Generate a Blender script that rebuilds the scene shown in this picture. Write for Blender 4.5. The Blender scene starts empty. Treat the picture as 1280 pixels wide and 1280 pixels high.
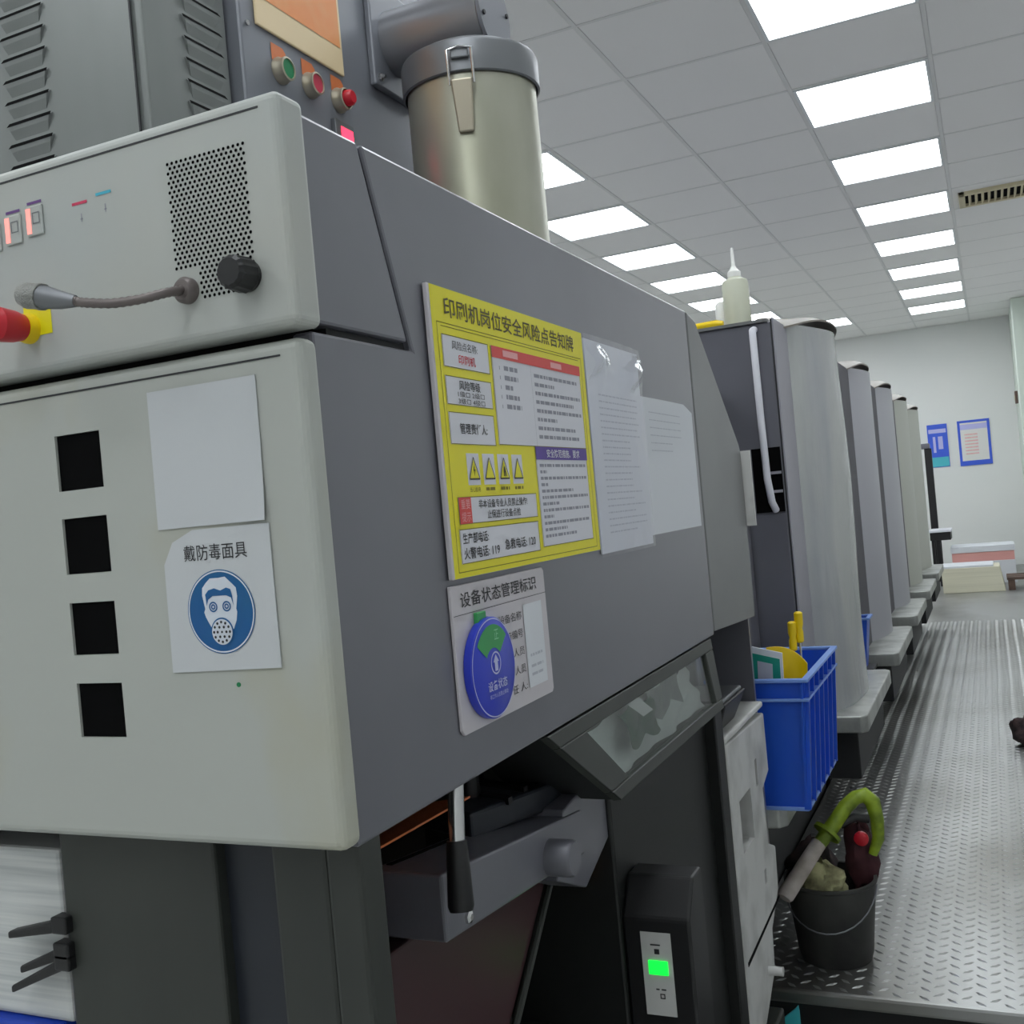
import bpy, bmesh, math, random
from mathutils import Vector, Matrix
random.seed(7)
SC = bpy.context.scene
COL = SC.collection
ZO = 1.60            # eye height above the lower floor; the numbers below give heights relative to the eye

# ------------------------------------------------------------------ camera
YAW, ROLL, F = math.radians(24.5), math.radians(5.2), 1320.0
fw = Vector((-math.sin(YAW), math.cos(YAW), 0)); rt = Vector((math.cos(YAW), math.sin(YAW), 0)); up = Vector((0, 0, 1))
R_ = rt * math.cos(ROLL) - up * math.sin(ROLL); U_ = up * math.cos(ROLL) + rt * math.sin(ROLL)
cd = bpy.data.cameras.new('camera'); cd.sensor_width = 36; cd.lens = 36 * F / 1280; cd.clip_start = 0.02
cam = bpy.data.objects.new('camera', cd); COL.objects.link(cam)
cam.matrix_world = Matrix(((R_.x, U_.x, -fw.x, 0), (R_.y, U_.y, -fw.y, 0), (R_.z, U_.z, -fw.z, ZO), (0, 0, 0, 1)))
SC.camera = cam

# ------------------------------------------------------------------ world, exposure
w = bpy.data.worlds.new('world'); SC.world = w; w.use_nodes = True
w.node_tree.nodes['Background'].inputs[0].default_value = (0.8, 0.85, 0.9, 1)
w.node_tree.nodes['Background'].inputs[1].default_value = 0.15
LIGHT = 9.0
SC.view_settings.view_transform = 'Standard'; SC.view_settings.look = 'None'
SC.view_settings.exposure = -0.05; SC.view_settings.gamma = 1.0; SC.view_settings.use_curve_mapping = False

# ------------------------------------------------------------------ materials
def lin(c):
    return tuple(((v / 255) / 12.92 if v / 255 <= 0.04045 else ((v / 255 + 0.055) / 1.055) ** 2.4) for v in c) + (1,)
def mat(name, c, rough=0.5, metal=0.0, c2=None, scale=3.0, lo=0.4, hi=0.65, bump=0.0, bscale=60, stretch=(1, 1, 1), emit=0, spec=0.5, trans=0, alpha=1, coat=0, detail=4):
    m = bpy.data.materials.new(name); m.use_nodes = True
    nt = m.node_tree; b = nt.nodes['Principled BSDF']
    b.inputs['Base Color'].default_value = lin(c); b.inputs['Roughness'].default_value = rough; b.inputs['Metallic'].default_value = metal
    b.inputs['Specular IOR Level'].default_value = spec; b.inputs['Transmission Weight'].default_value = trans; b.inputs['Alpha'].default_value = alpha
    b.inputs['Coat Weight'].default_value = coat
    b.inputs['Coat Roughness'].default_value = .28
    if emit: b.inputs['Emission Color'].default_value = lin(c); b.inputs['Emission Strength'].default_value = emit
    if c2 or bump:
        tc = nt.nodes.new('ShaderNodeTexCoord'); mp = nt.nodes.new('ShaderNodeMapping'); mp.inputs['Scale'].default_value = stretch
        nt.links.new(tc.outputs['Object'], mp.inputs[0])
    if c2:
        n = nt.nodes.new('ShaderNodeTexNoise'); n.inputs['Scale'].default_value = scale; n.inputs['Detail'].default_value = detail
        r = nt.nodes.new('ShaderNodeValToRGB'); r.color_ramp.elements[0].position = lo; r.color_ramp.elements[1].position = hi
        r.color_ramp.elements[0].color = lin(c); r.color_ramp.elements[1].color = lin(c2)
        nt.links.new(mp.outputs[0], n.inputs['Vector']); nt.links.new(n.outputs['Fac'], r.inputs[0]); nt.links.new(r.outputs[0], b.inputs['Base Color'])
    if bump:
        n2 = nt.nodes.new('ShaderNodeTexNoise'); n2.inputs['Scale'].default_value = bscale; n2.inputs['Detail'].default_value = 3
        bp = nt.nodes.new('ShaderNodeBump'); bp.inputs['Strength'].default_value = bump; bp.inputs['Distance'].default_value = 0.01
        nt.links.new(mp.outputs[0], n2.inputs['Vector']); nt.links.new(n2.outputs['Fac'], bp.inputs['Height']); nt.links.new(bp.outputs[0], b.inputs['Normal'])
    return m
M = dict(
    tile=mat('ceiling_tile', (236, 235, 234), 0.9, bump=.03, bscale=200),
    grid=mat('ceiling_grid', (220, 220, 219), 0.6),
    wall=mat('wall_paint', (234, 234, 233), 0.85, c2=(228, 230, 229), scale=.6),
    floor=mat('epoxy_floor', (196, 196, 192), 0.6, c2=(182, 183, 180), scale=2),
    plate=mat('tread_plate', (176, 177, 176), 0.38, 0.75, c2=(128, 126, 120), scale=1.6, lo=.42, hi=.7, stretch=(1, .6, 1)),
    lug=mat('tread_lug', (206, 207, 206), 0.3, 0.8),
    beige=mat('beige_paint', (180, 183, 177), 0.45, c2=(178, 174, 146), scale=5.5, lo=.52, hi=.78, stretch=(1, 1, .55)),
    ctrl=mat('console_paint', (178, 183, 181), 0.45, c2=(184, 185, 178), scale=3),
    dark=mat('dark_grey_paint', (110, 110, 119), 0.36, 0.2, c2=(101, 101, 110), scale=3, coat=.6),
    dark2=mat('shoulder_lit_grey', (126, 127, 127), 0.36, 0.2, c2=(118, 119, 119), scale=3),  # lighter copy of the dark grey; stronger light on the shoulder painted in
    shell=mat('black_interior', (26, 27, 29), 0.6),
    leg=mat('green_black_paint', (19, 22, 21), 0.5, c2=(16, 18, 18), scale=2, stretch=(3, 3, .5)),
    column=mat('olive_grey_paint', (54, 57, 53), 0.45, c2=(47, 50, 47), scale=3, stretch=(3, 3, .4)),
    blueblack=mat('blue_black_paint', (36, 40, 48), 0.42),
    black=mat('black_plastic', (24, 24, 26), 0.45),
    hole=mat('black_hole', (6, 6, 7), 0.9, spec=.1),
    cab=mat('cabinet_paint', (138, 141, 140), 0.35, 0.2, c2=(126, 130, 128), scale=2, stretch=(2, 2, .5)),
    cabb=mat('cabinet_paint_blue', (132, 134, 142), 0.35, 0.2, c2=(122, 125, 132), scale=2),
    steel=mat('brushed_steel', (190, 190, 176), 0.4, 0.75, c2=(160, 160, 140), scale=4, stretch=(1.5, 1.5, .5), lo=.4, hi=.7),
    lid=mat('lid_grey_steel', (128, 130, 134), 0.42, 0.6),
    pipe=mat('pipe_grey', (150, 151, 155), 0.33, 0.6),
    chrome=mat('chrome', (205, 205, 205), 0.2, 0.95),
    latch=mat('latch_steel', (176, 168, 150), 0.35, 0.7),
    yellow=mat('sign_yellow', (236, 226, 24), 0.4),
    white=mat('sign_white', (222, 222, 230), 0.45),
    edge=mat('board_edge', (205, 200, 205), 0.5),
    red=mat('sign_red', (222, 74, 70), 0.45),
    redtext=mat('red_print', (214, 50, 66), 0.5),
    pink=mat('pale_red_print', (238, 170, 172), 0.5),
    purple=mat('sign_purple', (84, 56, 152), 0.45),
    ink=mat('black_print', (38, 38, 42), 0.5),
    headink=mat('olive_heading', (84, 76, 36), 0.5),
    grey=mat('grey_print', (150, 150, 162), 0.6),
    palegrey=mat('pale_grey_print', (190, 193, 203), 0.6),
    olive=mat('olive_print', (128, 118, 30), 0.6),
    paper=mat('paper', (222, 225, 231), 0.6),
    doorpaper=mat('paper_dimmed', (200, 203, 206), 0.65),  # darker copy of paper; weaker light on the door put into the colour
    scrapgreen=mat('scrap_green', (52, 84, 70), 0.7, c2=(90, 100, 96), scale=30),
    film=mat('plastic_sleeve', (235, 236, 240), 0.06, alpha=.22, spec=1.0, bump=.35, bscale=14),
    blue=mat('dial_blue', (48, 66, 200), 0.3),
    dialrim=mat('dial_rim', (196, 200, 236), 0.35),
    green=mat('dial_green', (60, 160, 90), 0.4),
    pgreen=mat('pale_green', (150, 214, 170), 0.5),
    maskblue=mat('mask_blue', (8, 84, 150), 0.4, c2=(0, 100, 140), scale=6),
    maskwhite=mat('mask_white', (214, 220, 230), 0.5),
    film2=mat('guard_film', (188, 190, 188), 0.24, 0.35, c2=(166, 168, 174), scale=2.2, bump=.8, bscale=5, stretch=(1, 2.2, .45)),
    guard=mat('guard_grey', (178, 178, 186), 0.36, 0.3, c2=(166, 168, 178), scale=2, stretch=(1, 1, .4)),
    guard2=mat('guard_warm_grey', (186, 188, 178), 0.36, 0.3, c2=(172, 174, 170), scale=2, stretch=(1, 1, .4)),
    strip=mat('frame_lilac', (160, 158, 168), 0.4, 0.2),
    sidedark=mat('unit_side_paint', (84, 81, 90), 0.6, c2=(74, 72, 80), scale=2),
    cap=mat('cap_brown_grey', (138, 130, 122), 0.5, c2=(112, 106, 100), scale=6),
    step=mat('step_aluminium', (190, 192, 188), 0.4, 0.6, c2=(150, 152, 148), scale=8),
    cratem=mat('crate_blue', (26, 84, 214), 0.35, c2=(38, 92, 206), scale=5),
    crateedge=mat('crate_rim_blue', (120, 156, 226), 0.45),
    ypl=mat('yellow_plastic', (240, 206, 10), 0.4),
    tpl=mat('teal_print', (30, 150, 130), 0.4),
    cast=mat('white_casting', (206, 206, 204), 0.5, c2=(170, 170, 168), scale=9, lo=.45, hi=.7),
    bucket=mat('bucket_grey', (70, 70, 67), 0.55, c2=(40, 40, 40), scale=7, stretch=(1, 1, .6)),
    lime=mat('lime_plastic', (150, 174, 40), 0.45, c2=(92, 112, 30), scale=18),
    roller=mat('dirty_white_roller', (206, 196, 190), 0.7, c2=(170, 160, 150), scale=20),
    rag=mat('dirty_rag', (186, 184, 140), 0.9, c2=(120, 116, 86), scale=25, bump=.6, bscale=40),
    darkrag=mat('dark_rag', (46, 40, 42), 0.9, c2=(78, 60, 60), scale=25, bump=.6, bscale=40),
    maroon=mat('maroon_rag', (72, 34, 40), 0.85, c2=(60, 26, 34), scale=22),
    orange=mat('orange_print', (228, 142, 76), 0.45, c2=(222, 170, 112), scale=6),
    orange2=mat('orange_label', (206, 116, 66), 0.5),
    cream=mat('cream_panel', (226, 204, 164), 0.5),
    redplastic=mat('red_plastic', (196, 30, 46), 0.35),
    btnred=mat('red_button', (196, 62, 84), 0.35),
    btngreen=mat('green_button', (16, 122, 74), 0.35),
    rubber=mat('gooseneck', (118, 110, 108), 0.45, 0.5),
    mesh=mat('microphone_mesh', (176, 176, 172), 0.4, 0.7, bump=.9, bscale=900),
    led=mat('red_led', (255, 60, 90), 0.4, emit=2.0),
    salmon=mat('salmon_lamp', (255, 160, 150), 0.4, emit=0.7),
    gled=mat('green_lamp', (20, 255, 70), 0.4, emit=1.2),
    oled=mat('orange_lamp', (255, 130, 30), 0.4, emit=3.0),
    lamp=mat('lamp_diffuser', (246, 252, 255), 0.5, emit=LIGHT),
    lampframe=mat('lamp_frame', (225, 228, 230), 0.5),
    ventm=mat('vent_beige', (206, 196, 164), 0.6),
    cyan=mat('cyan_strip', (64, 176, 200), 0.5),
    crim=mat('crimson_strip', (206, 56, 92), 0.5),
    violet=mat('violet_strip', (104, 66, 130), 0.5),
    stack=mat('paper_stack', (214, 216, 214), 0.8, c2=(186, 190, 190), scale=2.5, stretch=(1.5, 1.5, 60)),
    stackpink=mat('paper_stack_side', (196, 178, 184), 0.85, c2=(150, 132, 140), scale=3, stretch=(2, 2, 90)),
    creamstack=mat('cream_paper_stack', (226, 222, 200), 0.8, c2=(216, 212, 190), scale=2, stretch=(1, 1, 40)),
    redstack=mat('pink_paper', (232, 170, 164), 0.8),
    palletm=mat('pallet_blue', (30, 70, 190), 0.5),
    wood=mat('pallet_brown', (104, 84, 74), 0.7, c2=(74, 58, 52), scale=6),
    bottle=mat('bottle_translucent', (226, 228, 208), 0.35, trans=.25),
    nozzle=mat('bottle_nozzle', (236, 236, 232), 0.4),
    posterblue=mat('poster_blue', (60, 96, 220), 0.4),
    postercyan=mat('poster_cyan', (80, 190, 206), 0.4),
    posterwhite=mat('poster_white', (228, 226, 224), 0.5),
    lilac=mat('poster_lilac', (190, 190, 240), 0.5),
    greenbin=mat('green_plastic', (150, 190, 140), 0.5),
    darkred=mat('dark_red_paint', (66, 40, 44), 0.4),
    glass=mat('guard_glass', (236, 240, 236), 0.04, alpha=.25, spec=.9),
    teal=mat('teal_film', (70, 190, 200), 0.4),
    pilaster=mat('pilaster_paint', (214, 224, 214), 0.7),
)

def clear(name, tint, fac, rough, bump=0, bscale=14):
    m = bpy.data.materials.new(name); m.use_nodes = True; nt = m.node_tree; nt.nodes.clear()
    o = nt.nodes.new('ShaderNodeOutputMaterial'); mx = nt.nodes.new('ShaderNodeMixShader'); tr = nt.nodes.new('ShaderNodeBsdfTransparent'); gl = nt.nodes.new('ShaderNodeBsdfGlossy'); fr = nt.nodes.new('ShaderNodeLayerWeight'); pw = nt.nodes.new('ShaderNodeMath'); pw.operation = 'POWER'; pw.inputs[1].default_value = 5; ma = nt.nodes.new('ShaderNodeMath'); ma.operation = 'MULTIPLY_ADD'
    tr.inputs[0].default_value = lin(tint); gl.inputs['Roughness'].default_value = rough; fr.inputs[0].default_value = .5
    ma.inputs[1].default_value = .9; ma.inputs[2].default_value = fac; nt.links.new(fr.outputs['Facing'], pw.inputs[0]); nt.links.new(pw.outputs[0], ma.inputs[0])
    nt.links.new(ma.outputs[0], mx.inputs[0]); nt.links.new(tr.outputs[0], mx.inputs[1]); nt.links.new(gl.outputs[0], mx.inputs[2]); nt.links.new(mx.outputs[0], o.inputs[0])
    if bump:
        tc = nt.nodes.new('ShaderNodeTexCoord'); n = nt.nodes.new('ShaderNodeTexNoise'); n.inputs['Scale'].default_value = bscale; b = nt.nodes.new('ShaderNodeBump'); b.inputs['Strength'].default_value = bump; b.inputs['Distance'].default_value = .02
        nt.links.new(tc.outputs['Object'], n.inputs['Vector']); nt.links.new(n.outputs['Fac'], b.inputs['Height']); nt.links.new(b.outputs[0], gl.inputs['Normal']); nt.links.new(b.outputs[0], fr.inputs['Normal'])
    return m
M['film'] = clear('plastic_sleeve_clear', (252, 252, 255), .035, .10, .25, 14)
M['glass'] = clear('window_glass', (240, 243, 240), .04, .03)

# ------------------------------------------------------------------ mesh builder
WLOC = {}
class MB:
    def __init__(s): s.v = []; s.f = []; s.mi = []; s.cur = 0
    def add(s, vs, fs):
        b = len(s.v); s.v += [tuple(v) for v in vs]; s.f += [tuple(i + b for i in f) for f in fs]; s.mi += [s.cur] * len(fs); return s
    def box(s, x0, x1, y0, y1, z0, z1):
        return s.add([(x0, y0, z0), (x1, y0, z0), (x1, y1, z0), (x0, y1, z0), (x0, y0, z1), (x1, y0, z1), (x1, y1, z1), (x0, y1, z1)],
                     [(3, 2, 1, 0), (4, 5, 6, 7), (0, 1, 5, 4), (1, 2, 6, 5), (2, 3, 7, 6), (3, 0, 4, 7)])
    def hexa(s, p): return s.add(p, [(3, 2, 1, 0), (4, 5, 6, 7), (0, 1, 5, 4), (1, 2, 6, 5), (2, 3, 7, 6), (3, 0, 4, 7)])
    def prismX(s, poly, x0, x1):      # poly of (y,z)
        n = len(poly); vs = [(x0, a, b) for a, b in poly] + [(x1, a, b) for a, b in poly]
        return s.add(vs, [tuple(range(n)), tuple(range(2 * n - 1, n - 1, -1))] + [(i, i + n, (i + 1) % n + n, (i + 1) % n) for i in range(n)])
    def prismY(s, poly, y0, y1):      # poly of (x,z)
        n = len(poly); vs = [(a, y0, b) for a, b in poly] + [(a, y1, b) for a, b in poly]
        return s.add(vs, [tuple(range(n)), tuple(range(2 * n - 1, n - 1, -1))] + [(i, i + n, (i + 1) % n + n, (i + 1) % n) for i in range(n)])
    def prismZ(s, poly, z0, z1):
        n = len(poly); vs = [(a, b, z0) for a, b in poly] + [(a, b, z1) for a, b in poly]
        return s.add(vs, [tuple(range(n))[::-1], tuple(range(n, 2 * n))] + [(i, (i + 1) % n, (i + 1) % n + n, i + n) for i in range(n)])
    def tube(s, pts, rs, n=14, caps=True):
        pts = [Vector(p) for p in pts]
        if not hasattr(rs, '__len__'): rs = [rs] * len(pts)
        rings = []; ref = None
        for i, p in enumerate(pts):
            t = (pts[min(i + 1, len(pts) - 1)] - pts[max(i - 1, 0)])
            if t.length < 1e-9: t = Vector((0, 0, 1))
            t.normalize()
            if ref is None: ref = Vector((0, 0, 1)) if abs(t.z) < .9 else Vector((1, 0, 0))
            a = t.cross(ref).normalized(); b = a.cross(t).normalized(); ref = b
            rings.append([p + (a * math.cos(2 * math.pi * k / n) + b * math.sin(2 * math.pi * k / n)) * rs[i] for k in range(n)])
        vs = [v for r in rings for v in r]; fs = []
        for i in range(len(rings) - 1):
            for k in range(n): fs.append((i * n + k, i * n + (k + 1) % n, (i + 1) * n + (k + 1) % n, (i + 1) * n + k))
        if caps: fs += [tuple(range(n))[::-1], tuple(range((len(rings) - 1) * n, len(rings) * n))]
        return s.add(vs, fs)
    def lathe(s, c, prof, n=32, axis='z'):   # prof of (r,h)
        ax = {'z': Vector((0, 0, 1)), 'x': Vector((1, 0, 0)), 'y': Vector((0, -1, 0))}[axis]; c = Vector(c)
        a = ax.orthogonal().normalized(); b = ax.cross(a)
        vs = []; fs = []
        for r, h in prof:
            for k in range(n):
                t = 2 * math.pi * k / n; vs.append(c + ax * h + (a * math.cos(t) + b * math.sin(t)) * max(r, 1e-5))
        for i in range(len(prof) - 1):
            for k in range(n): fs.append((i * n + k, i * n + (k + 1) % n, (i + 1) * n + (k + 1) % n, (i + 1) * n + k))
        return s.add(vs, fs)
    def grid(s, fn, nu, nv, thick=None):
        vs = [fn(i / nu, j / nv) for j in range(nv + 1) for i in range(nu + 1)]
        fs = [(j * (nu + 1) + i, j * (nu + 1) + i + 1, (j + 1) * (nu + 1) + i + 1, (j + 1) * (nu + 1) + i) for j in range(nv) for i in range(nu)]
        s.add(vs, fs)
        if thick:
            t = Vector(thick); s.add([Vector(v) + t for v in vs], [f[::-1] for f in fs])
            o = len(s.v) - 2 * len(vs); m = len(vs); st = []
            ring = [i for i in range(nu + 1)] + [(j) * (nu + 1) + nu for j in range(1, nv + 1)] + [nv * (nu + 1) + i for i in range(nu - 1, -1, -1)] + [j * (nu + 1) for j in range(nv - 1, 0, -1)]
            for k in range(len(ring)):
                p, q = ring[k], ring[(k + 1) % len(ring)]; st.append((o + p, o + p + m, o + q + m, o + q))
            s.f += st; s.mi += [s.cur] * len(st)
        return s
    def mesh(s, name, off=Vector((0, 0, 0)), bevel=0, seg=2, smooth=False, fix=True):
        me = bpy.data.meshes.new(name)
        me.from_pydata([Vector(v) - off + Vector((0, 0, ZO)) for v in s.v], [], s.f)
        if s.cur: me.polygons.foreach_set('material_index', s.mi)
        bm = bmesh.new(); bm.from_mesh(me)
        if fix: bmesh.ops.recalc_face_normals(bm, faces=bm.faces)
        if bevel:
            es = [e for e in bm.edges if len(e.link_faces) == 2 and e.calc_face_angle(0) > .5]
            bmesh.ops.bevel(bm, geom=es, offset=bevel, segments=seg, affect='EDGES', profile=.5, clamp_overlap=True)
        bm.to_mesh(me); bm.free()
        if smooth:
            me.polygons.foreach_set('use_smooth', [True] * len(me.polygons))
            try: me.set_sharp_from_angle(angle=math.radians(40))
            except Exception: pass
        return me
    def build(s, name, m, parent=None, bevel=0, seg=2, smooth=False, label=None, cat=None, group=None, kind=None, fix=True, partlabel=None):
        off = Vector((0, 0, 0))
        p = parent
        while p is not None: off = off + WLOC.get(p.name, Vector((0, 0, 0))); p = p.parent
        loc = Vector((0, 0, 0))
        if parent is None:      # top-level mesh: origin at its base centre
            xs, ys, zs = zip(*s.v); loc = Vector(((min(xs) + max(xs)) / 2, (min(ys) + max(ys)) / 2, min(zs) + ZO)); off = loc
        me = s.mesh(name, off, bevel, seg, smooth, fix)
        for mm in (m if isinstance(m, (list, tuple)) else [m]): me.materials.append(M[mm])
        o = bpy.data.objects.new(name, me); COL.objects.link(o); o.location = loc
        if parent is None: WLOC[o.name] = loc
        else: o.parent = parent
        tag(o, label, cat, group, kind)
        return o
def tag(o, label=None, cat=None, group=None, kind=None):
    for k, v in (('label', label), ('category', cat), ('group', group), ('kind', kind)):
        if v: o[k] = v
def thing(name, label, cat, loc, group=None, kind=None):
    o = bpy.data.objects.new(name, None); COL.objects.link(o); o.empty_display_size = .05
    o.location = Vector(loc) + Vector((0, 0, ZO)); WLOC[o.name] = o.location.copy(); tag(o, label, cat, group, kind); return o
def boolean(o, cutter):
    md = o.modifiers.new('b', 'BOOLEAN'); md.object = cutter; md.operation = 'DIFFERENCE'; md.solver = 'EXACT'
    dg = bpy.context.evaluated_depsgraph_get(); me = bpy.data.meshes.new_from_object(o.evaluated_get(dg)); o.modifiers.clear()
    old = o.data; o.data = me; bpy.data.meshes.remove(old); cm = cutter.data; bpy.data.objects.remove(cutter); bpy.data.meshes.remove(cm)
class Each:
    """collects flat printed pieces and builds each one as a part of its own"""
    def __init__(s): s.mbs = []; s.hold = False
    def add(s, vs, fs):
        if not s.hold or not s.mbs: s.mbs.append(MB())
        s.mbs[-1].add(vs, fs)
    def start(s): s.mbs.append(MB()); s.hold = True
    def stop(s): s.hold = False
    def build(s, *a, **k): return [m.build(*a, **k) for m in s.mbs][-1]
# ---- lettering, set from the built-in font
TXT = {}
def glyphs(body, bold):
    k = (body, bold)
    if k not in TXT:
        cu = bpy.data.curves.new('t', 'FONT'); cu.body = body; cu.resolution_u = 3; cu.offset = bold
        o = bpy.data.objects.new('t', cu); COL.objects.link(o)
        me = bpy.data.meshes.new_from_object(o.evaluated_get(bpy.context.evaluated_depsgraph_get()))
        vs = [(v.co.x, v.co.y) for v in me.vertices]; fs = [tuple(p.vertices) for p in me.polygons]
        bpy.data.objects.remove(o); bpy.data.curves.remove(cu); bpy.data.meshes.remove(me); TXT[k] = (vs, fs)
    return TXT[k]
class Face:
    """a flat printed face: o + u*a + v*b, raised by n*e"""
    def __init__(s, o, u, v, n): s.o, s.u, s.v, s.n = Vector(o), Vector(u), Vector(v), Vector(n)
    def P(s, a, b, e=0): return s.o + s.u * a + s.v * b + s.n * e
    def text(s, mb, body, a0, a1, b0, b1, e=.0006, bold=0.0):
        vs, fs = glyphs(body, bold); x0 = min(v[0] for v in vs); x1 = max(v[0] for v in vs); y0 = min(v[1] for v in vs); y1 = max(v[1] for v in vs)
        mb.add([s.P(a0 + (x - x0) / (x1 - x0) * (a1 - a0), b0 + (y - y0) / (y1 - y0) * (b1 - b0), e) for x, y in vs], fs)
    def rect(s, mb, a0, a1, b0, b1, e=.0003): mb.add([s.P(a0, b0, e), s.P(a1, b0, e), s.P(a1, b1, e), s.P(a0, b1, e)], [(0, 1, 2, 3)])
    def poly(s, mb, pts, e=.0003): mb.add([s.P(a, b, e) for a, b in pts], [tuple(range(len(pts)))])
    def disc(s, mb, a, b, ra, rb, e=.0003, n=32, r2=0):
        if r2:
            vs = [s.P(a + ra * k2 * math.cos(2 * math.pi * k / n), b + rb * k2 * math.sin(2 * math.pi * k / n), e) for k2 in (1, r2) for k in range(n)]
            mb.add(vs, [(k, (k + 1) % n, n + (k + 1) % n, n + k) for k in range(n)])
        else: s.poly(mb, [(a + ra * math.cos(2 * math.pi * k / n), b + rb * math.sin(2 * math.pi * k / n)) for k in range(n)], e)
    def frame(s, mb, a0, a1, b0, b1, t, e=.0004):
        if isinstance(mb, Each): mb.start()
        s.rect(mb, a0, a1, b0, b0 + t, e); s.rect(mb, a0, a1, b1 - t, b1, e); s.rect(mb, a0, a0 + t, b0 + t, b1 - t, e); s.rect(mb, a1 - t, a1, b0 + t, b1 - t, e)
        if isinstance(mb, Each): mb.stop()
    def dashes(s, mb, a0, a1, b, h, e=.0005):   # a line of small illegible print
        a = a0
        while a < a1:
            l = random.uniform(.004, .016); s.rect(mb, a, min(a + l, a1), b, b + h, e); a += l + random.uniform(.0015, .003)

# ================================================================== SETTING
CZ, PZ, FZ = 1.85, -1.2, -1.6           # ceiling, tread platform, lower floor (relative to the eye)
XL, XR, YB, YF = -4.6, .8, -2.9, 14.4
MB().box(XL, XR, YB, YF, FZ - .1, FZ).build('floor', 'floor', kind='structure')
MB().box(XL - .15, XL, YB, YF, FZ, CZ + .1).build('wall_left', 'wall', kind='structure')
MB().box(XR, XR + .15, YB, YF, FZ, CZ + .1).build('wall_right', 'wall', kind='structure')
MB().box(XL - .15, XR + .15, YF, YF + .15, FZ, CZ + .1).build('wall_back', 'wall', kind='structure')
MB().box(XL - .15, XR + .15, YB - .15, YB, FZ, CZ + .1).build('wall_front', 'wall', kind='structure')
MB().box(.345, XR, 12.95, YF, PZ, CZ).build('trim_1', 'pilaster', kind='structure', bevel=.01)
# suspended ceiling: slab, grid bars, tiles
TP = .613
X0 = -.052 * CZ; Y0 = 2.105 * CZ         # a grid crossing
ceil = thing('ceiling', None, None, (0, 5, CZ), kind='structure')
MB().box(XL, XR, YB, YF, CZ + .03, CZ + .1).build('ceiling_slab', 'grid', ceil)
gb = MB()
cols = range(-8, 2); rows = range(-11, 18)
for i in cols:
    x = X0 + i * TP
    if XL < x < XR: gb.box(x - .009, x + .009, YB, YF, CZ - .001, CZ + .03)
for j in rows:
    y = Y0 + j * TP
    if YB < y < YF: gb.box(XL, XR, y - .009, y + .009, CZ - .0005, CZ + .03)
gb.build('ceiling_grid', 'grid', ceil)
lights = {}
for k in range(-5, 8):
    lights[(-1, 2 * k)] = ('aisle', k)
    lights[(-4, 2 * k)] = ('press', k)
    if k < 7 and k % 2 == 0: lights[(-7, 2 * k)] = ('side', k)
lights[(-3, 14)] = ('extra', 7)
VENT = {(0, 6)}
tilemesh = None
for i in cols:
    for j in rows:
        x, y = X0 + i * TP, Y0 + j * TP
        x1, y1 = min(x + TP, XR), min(y + TP, YF)
        xa, ya = max(x, XL), max(y, YB)
        if (i, j) in lights or x1 - xa < .05 or y1 - ya < .05: continue
        full = (x1 - xa > TP - .001 and y1 - ya > TP - .001)
        if full and tilemesh:
            o = bpy.data.objects.new('ceiling_tile', tilemesh); COL.objects.link(o); o.parent = ceil; o.location = (x - tx, y - ty, 0); continue
        o = MB().box(xa + .0095, x1 - .0095, ya + .0095, y1 - .0095, CZ + .001, CZ + .02).build('ceiling_tile', 'tile', ceil, bevel=.002, seg=1)
        if full: tilemesh, tx, ty = o.data, x, y
ORD = {0: 'eighth', 1: 'seventh', 2: 'sixth', 3: 'fifth', 4: 'fourth', 5: 'third', 6: 'second', 7: 'first'}
LL = {'aisle': 'square white ceiling light over the aisle, {} counting from the back wall',
      'press': 'square white ceiling light above the press row, {} counting from the back wall'}
for (i, j), (rowname, k) in lights.items():
    x, y = X0 + i * TP, Y0 + j * TP
    if y < YB or y + TP > YF: continue
    if rowname in LL and k >= 0: lb = LL[rowname].format(ORD[k])
    elif rowname == 'extra': lb = 'square white ceiling light nearest the back wall, between the two light rows'
    else: lb = 'square white ceiling light out of view, {} row, {} from the back wall'.format({'aisle': 'aisle', 'press': 'press', 'side': 'left wall'}[rowname], {**ORD, -1: 'ninth', -2: 'tenth', -3: 'eleventh', -4: 'twelfth', -5: 'thirteenth'}[k])
    t = thing('ceiling_light', lb, 'light', (x + TP / 2, y + TP / 2, CZ - .004), 'ceiling light panels' if rowname in LL and k >= 0 or rowname == 'extra' else 'ceiling lights overhead out of view')
    f = MB(); a, b, c_, d = x + .01, x + TP - .01, y + .01, y + TP - .01
    for q in ((a, b, c_, c_ + .014), (a, b, d - .014, d), (a, a + .014, c_ + .014, d - .014), (b - .014, b, c_ + .014, d - .014)): f.box(*q, CZ - .006, CZ + .02)
    f.build('frame', 'lampframe', t)
    MB().box(a + .014, b - .014, c_ + .014, d - .014, CZ, CZ + .01).build('diffuser', 'lamp', t)
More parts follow.
